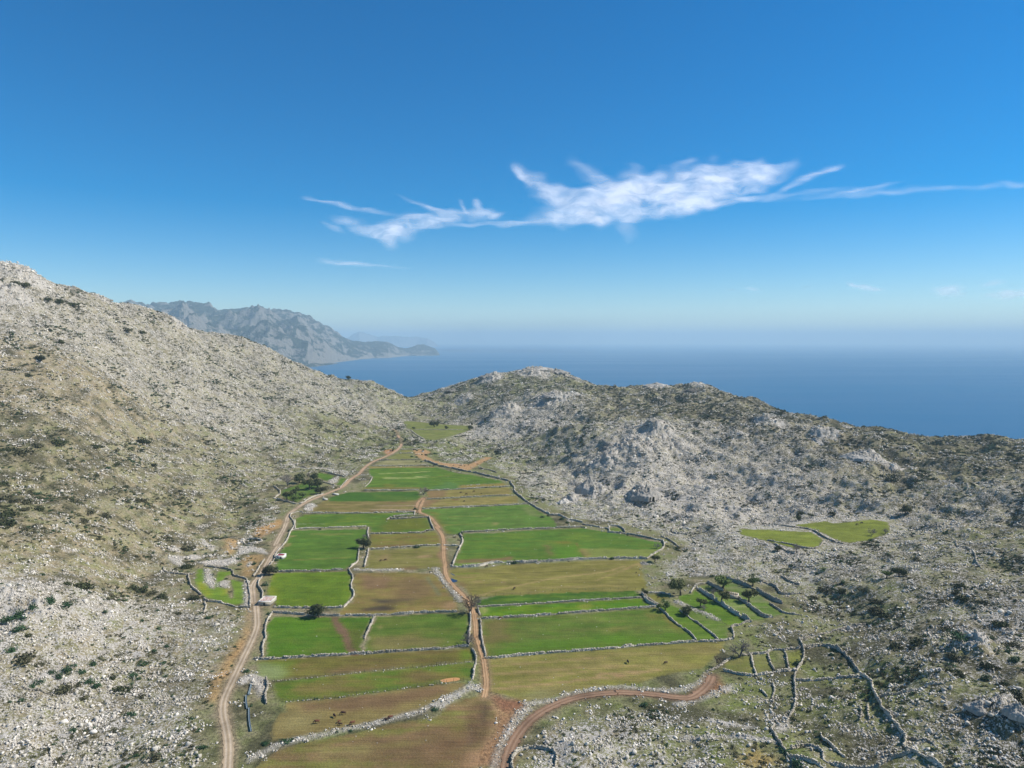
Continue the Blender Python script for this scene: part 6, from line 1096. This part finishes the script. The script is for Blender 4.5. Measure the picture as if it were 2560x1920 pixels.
cow('D 770,738', 190, 1, 'left of two dark cows on the far right meadow', s=1.1); cow('D 808,724', 10, 2, 'right of two dark cows on the far right meadow', s=1.1); cow('B 255,638', 200, 1, 'dark calf in the corner plot by the orchard', s=.7); cow('A 48,1605', 190, 0, 'brown cow tucked under the straight grey wall', s=1.0)

# ================================================================ buildings and small built things
def box(name, x0, x1, y0, y1, z0, z1, mat, parent, jit=0.0):
    V = np.array([[x0,y0,z0],[x1,y0,z0],[x1,y1,z0],[x0,y1,z0],[x0,y0,z1],[x1,y0,z1],[x1,y1,z1],[x0,y1,z1]], float)
    if jit: V += RNG.uniform(-jit, jit, V.shape)
    return mesh_np(name, V, np.array([[0,3,2,1],[4,5,6,7],[0,1,5,4],[1,2,6,5],[2,3,7,6],[3,0,4,7]]), mat, parent=parent)
M_WHITE = mat_plain('whitewashed_wall', C(226, 222, 208), .85, .08, 2.0, .05); M_GREYW = mat_plain('grey_render', C(150, 148, 140), .9, .1, 2.0, .05); M_REDR = mat_plain('red_painted_sheet', C(140, 48, 58), .6, .15, 1.2); M_DARKW = mat_plain('dark_opening', (.02, .02, .02), .9); M_WOOD = mat_plain('pale_wood', C(190, 168, 130), .85, .2, 4)
s_ = NT('rusty_white_sheet'); nz_ = s_.noise(s_.pos(), 1.6, 5, .7); s_.bsdf(s_.ramp(nz_, [(.44, C(222, 216, 206)), (.52, C(196, 158, 138)), (.62, C(158, 96, 76))]), .7, s_.bump(nz_, .03)); M_RUST = s_.m
def hut(spec, rz, L, W, Hh, label, roof_m, wall_m, name):
    p = pts(spec)[0]; x, y = flat(*p); e = empty(name, float(x), float(y), .02, D2R(rz)); t = .3
    box('wall', -L/2, L/2, -W/2, -W/2+t, -.2, Hh, wall_m, e); box('wall', -L/2, L/2, W/2-t, W/2, -.2, Hh+.15, wall_m, e); box('wall', -L/2, -L/2+t, -W/2+t+.003, W/2-t-.003, -.2, Hh+.05, wall_m, e); box('wall', L/2-t, L/2, -W/2+t+.003, W/2-t-.003, -.2, Hh+.05, wall_m, e)
    r = empty('roof', 0, 0, 0); r.parent = e; n_ = 8; wd_ = (L - 2 * t - .1) / n_
    for k in range(n_):
        a = -L/2 + t + .05 + k * wd_; q = box('roof_sheet', a, a + wd_ - .05, -W/2+t+.02, W/2-t-.02, Hh-.32 + .02*(k % 2), Hh-.22 + .02*(k % 2), roof_m, r)
    d = box('door', L*.1, L*.1+.9, -W/2-.04, -W/2-.005, 0, 1.75, M_DARKW, e); wn_ = box('window', -L*.3, -L*.3+.6, -W/2-.03, -W/2-.005, 1.0, 1.5, M_DARKW, e)
    tag(e, label, 'hut'); return e
hut('3 345,525', -4, 5.6, 5.2, 2.4, 'little white walled hut with a red roof beside the dirt road', M_REDR, M_WHITE, 'hut')
def flat_house(spec, rz, L, W, Hh, label):
    p = pts(spec)[0]; x, y = flat(*p); e = empty('house', float(x), float(y), .02, D2R(rz))
    box('wall', -L/2, L/2, -W/2, W/2, -.2, Hh-.25, M_WALL, e, .04); rf = empty('roof', 0, 0, 0); rf.parent = e; n_ = 7; wd_ = (L - .6) / n_
    for k in range(n_): box('roof_sheet', -L/2+.3 + k*wd_, -L/2+.3 + (k+1)*wd_ - .06, -W/2+.4, W/2-.4, Hh-.2, Hh-.12 + .02*(k % 2), M_RUST, rf)
    for a in ((-L/2-.1, L/2+.1, -W/2-.1, -W/2+.42), (-L/2-.1, L/2+.1, W/2-.42, W/2+.1), (-L/2-.1, -L/2+.3, -W/2+.425, W/2-.425), (L/2-.3, L/2+.1, -W/2+.425, W/2-.425)): box('parapet', *a, Hh-.24, Hh+.08, M_WHITE, e)
    box('door', -.5, .5, -W/2-.06, -W/2-.045, 0, 1.8, M_DARKW, e); tag(e, label, 'house'); return e
flat_house('3 158,1145', -3, 7.2, 9.0, 2.3, 'stone house with a flat white roof streaked with rust')
p = pts('B 1275,625')[0]; x, y = flat(*p); e = empty('ruined_hut', float(x), float(y), 0, D2R(-25)); 
for nm_, a in (('wall', (-3.4, 3.4, -2.3, -1.8)), ('wall', (-3.4, 3.4, 1.8, 2.3)), ('wall', (-3.4, -2.9, -1.79, 1.79)), ('wall', (2.9, 3.4, -1.79, 1.79))): box(nm_, *a, -.3, 2.2, M_WALL, e, .06)
box('floor', -2.89, 2.89, -1.79, 1.79, -.1, .05, M_DARKW, e)
for k in range(5): box('roof_beam', -2.6 + k*1.2, -2.42 + k*1.2, -2.2, 2.2, 2.24, 2.4, M_WOOD, e, .03)
tag(e, 'roofless stone hut with bare pale beams in the orchard', 'ruin')
# pale slabs over cisterns by the road
for sp_, L_, W_, rz_, lb in (('1 1100,1092', 7.0, 2.4, -28, 'longer of two white concrete slabs between road and stubble field'), ('1 955,1162', 4.8, 2.2, -28, 'shorter of two white concrete slabs next to the road')):
    p = pts(sp_)[0]; x, y = flat(*p); e = empty('cistern', float(x), float(y), 0, D2R(rz_)); box('side', -L_/2+.1, L_/2-.1, -W_/2+.1, W_/2-.1, -.2, 1.0, M_GREYW, e, .03); box('cover', -L_/2, L_/2, -W_/2, W_/2, 1.003, 1.2, M_WHITE, e, .05); tag(e, lb, 'cistern')
# light blue trough lying in pieces
M_BLUE = mat_plain('light_blue_sheet', C(138, 152, 156), .55, .12, 1.5)
def trough(spec, label):
    Q, L = resample(flat_pts(spec), 1.5, 1); e = empty('trough', Q[0][0], Q[0][1], .1)
    for a, b in zip(Q[:-1], Q[1:]):
        d = (b - a) / np.hypot(*(b - a)); n__ = np.array([-d[1], d[0]]); w_ = .27; a0 = a - Q[0] + d * .04; b0 = b - Q[0] - d * .04
        prof = [(-w_, .0), (-w_ * 1.05, .62), (-w_ * .8, .62), (-w_ * .7, .35), (w_ * .7, .35), (w_ * .8, .62), (w_ * 1.05, .62), (w_, .0)]; V = [[*(q + n__ * o_), z_] for q in (a0, b0) for o_, z_ in prof]; F = [[i, i + 1, i + 9, i + 8] for i in range(7)] + [list(range(8))[::-1], list(range(8, 16))]
        mesh_np('segment', V, F, M_BLUE, parent=e)
    tag(e, label, 'trough', 'light blue troughs right of the dirt road')
trough('F 2045,690 2035,730 2022,775', 'upper short piece of the light blue trough beside the road'); trough('F 2003,782 2000,830 2010,888', 'middle piece of the light blue trough beside the road'); trough('F 2025,885 2025,950 2030,1010 2042,1072', 'lowest and longest piece of the light blue trough')
# wire fences
M_POST = mat_plain('fence_post', (.06, .05, .04), .8); M_WIRE = mat_plain('fence_wire', (.25, .25, .25), .5)
def fence(label, spec, st=4.2, h=1.35):
    Q, L = resample(flat_pts(spec), st, 0); e = empty('wire_fence', Q[0][0], Q[0][1], .05); V0 = np.array([[-.06,-.06,-.1],[.06,-.06,-.1],[.06,.06,-.1],[-.06,.06,-.1],[-.05,-.05,h],[.05,-.05,h],[.05,.05,h],[-.05,.05,h]]); me = None
    for q in Q:
        if me is None: o = mesh_np('post', V0, np.array([[4,5,6,7],[0,1,5,4],[1,2,6,5],[2,3,7,6],[3,0,4,7]]), M_POST, parent=e); me = o.data
        else: o = bpy.data.objects.new('post', me); COL.objects.link(o); o.parent = e
        o.location = (q[0] - Q[0][0], q[1] - Q[0][1], 0); o.rotation_euler = (RNG.normal(0, .05), RNG.normal(0, .05), 0)
    for z_ in (.45, .85, 1.2):
        V = np.array([[*(q - Q[0]), z_ + dz] for q in Q for dz in (-.012, .012)]); F = np.array([[2*i, 2*i+2, 2*i+3, 2*i+1] for i in range(len(Q) - 1)]); mesh_np('wire', V, F, M_WIRE, parent=e)
    tag(e, label, 'fence', 'thin wire fences with dark posts')
fence('wire fence between the brown strip and the strip with the muddy puddle', '5 215,662 560,628 900,590 1300,548 1640,512 2212,462 | 6 0,478 300,448 475,428')
fence('wire fence above the grazing brown herd', '5 310,893 600,882 900,850 1200,808 1450,772 1700,740 2212,676 | 6 0,690 100,676 360,648'); fence('wire fence above the thin dark green strip', '4 1300,1060 1700,1040 2212,1008 | A 600,1285 1100,1268 1700,1255', 5)
fence('wire fence along the straight pale wall of the green strips', '4 1340,1168 1800,1150 2212,1130 | A 800,1378 1600,1335', 5)
# stone rubble lines along the fences, too small to pick apart
for lb, s1, d_ in (('line of small pale stones under the upper fence', '5 170,662 560,632 900,594 1300,552 1640,518 2212,470 | 6 0,486 300,455 475,435', 1.6), ('line of small pale stones under the lower fence', '5 350,898 900,856 1300,795 1700,746 2212,682', 1.2)):
    Q, L = resample(flat_pts(s1), .9, 0); Q = Q + RNG.normal(0, .25, Q.shape); m = RNG.random(len(Q)) < .55; Q = Q[m]; s2 = RNG.uniform(.12, .34, (len(Q), 1)); V, F = boxes(np.column_stack([Q, np.full(len(Q), .15)]), np.column_stack([s2, s2 * .8, s2 * .6]), RNG.uniform(0, 3, len(Q)))
    tag(mesh_np('small_stones', V, F, M_WALL), lb, kind='stuff')
# scattered field stones
X, Y = RNG.uniform(-110, 120, 420), RNG.uniform(230, 800, 420); m = rastv(NOROCK, X, Y) > .5; X, Y = X[m], Y[m]; s2 = RNG.uniform(.08, .22, (len(X), 1)); V, F = boxes(np.column_stack([X, Y, np.full(len(X), .1)]), np.column_stack([s2, s2 * .8, s2 * .6]), RNG.uniform(0, 3, len(X)))
tag(mesh_np('field_stones', V, F, M_LIME), 'single pale stones lying about in the fields', kind='stuff')
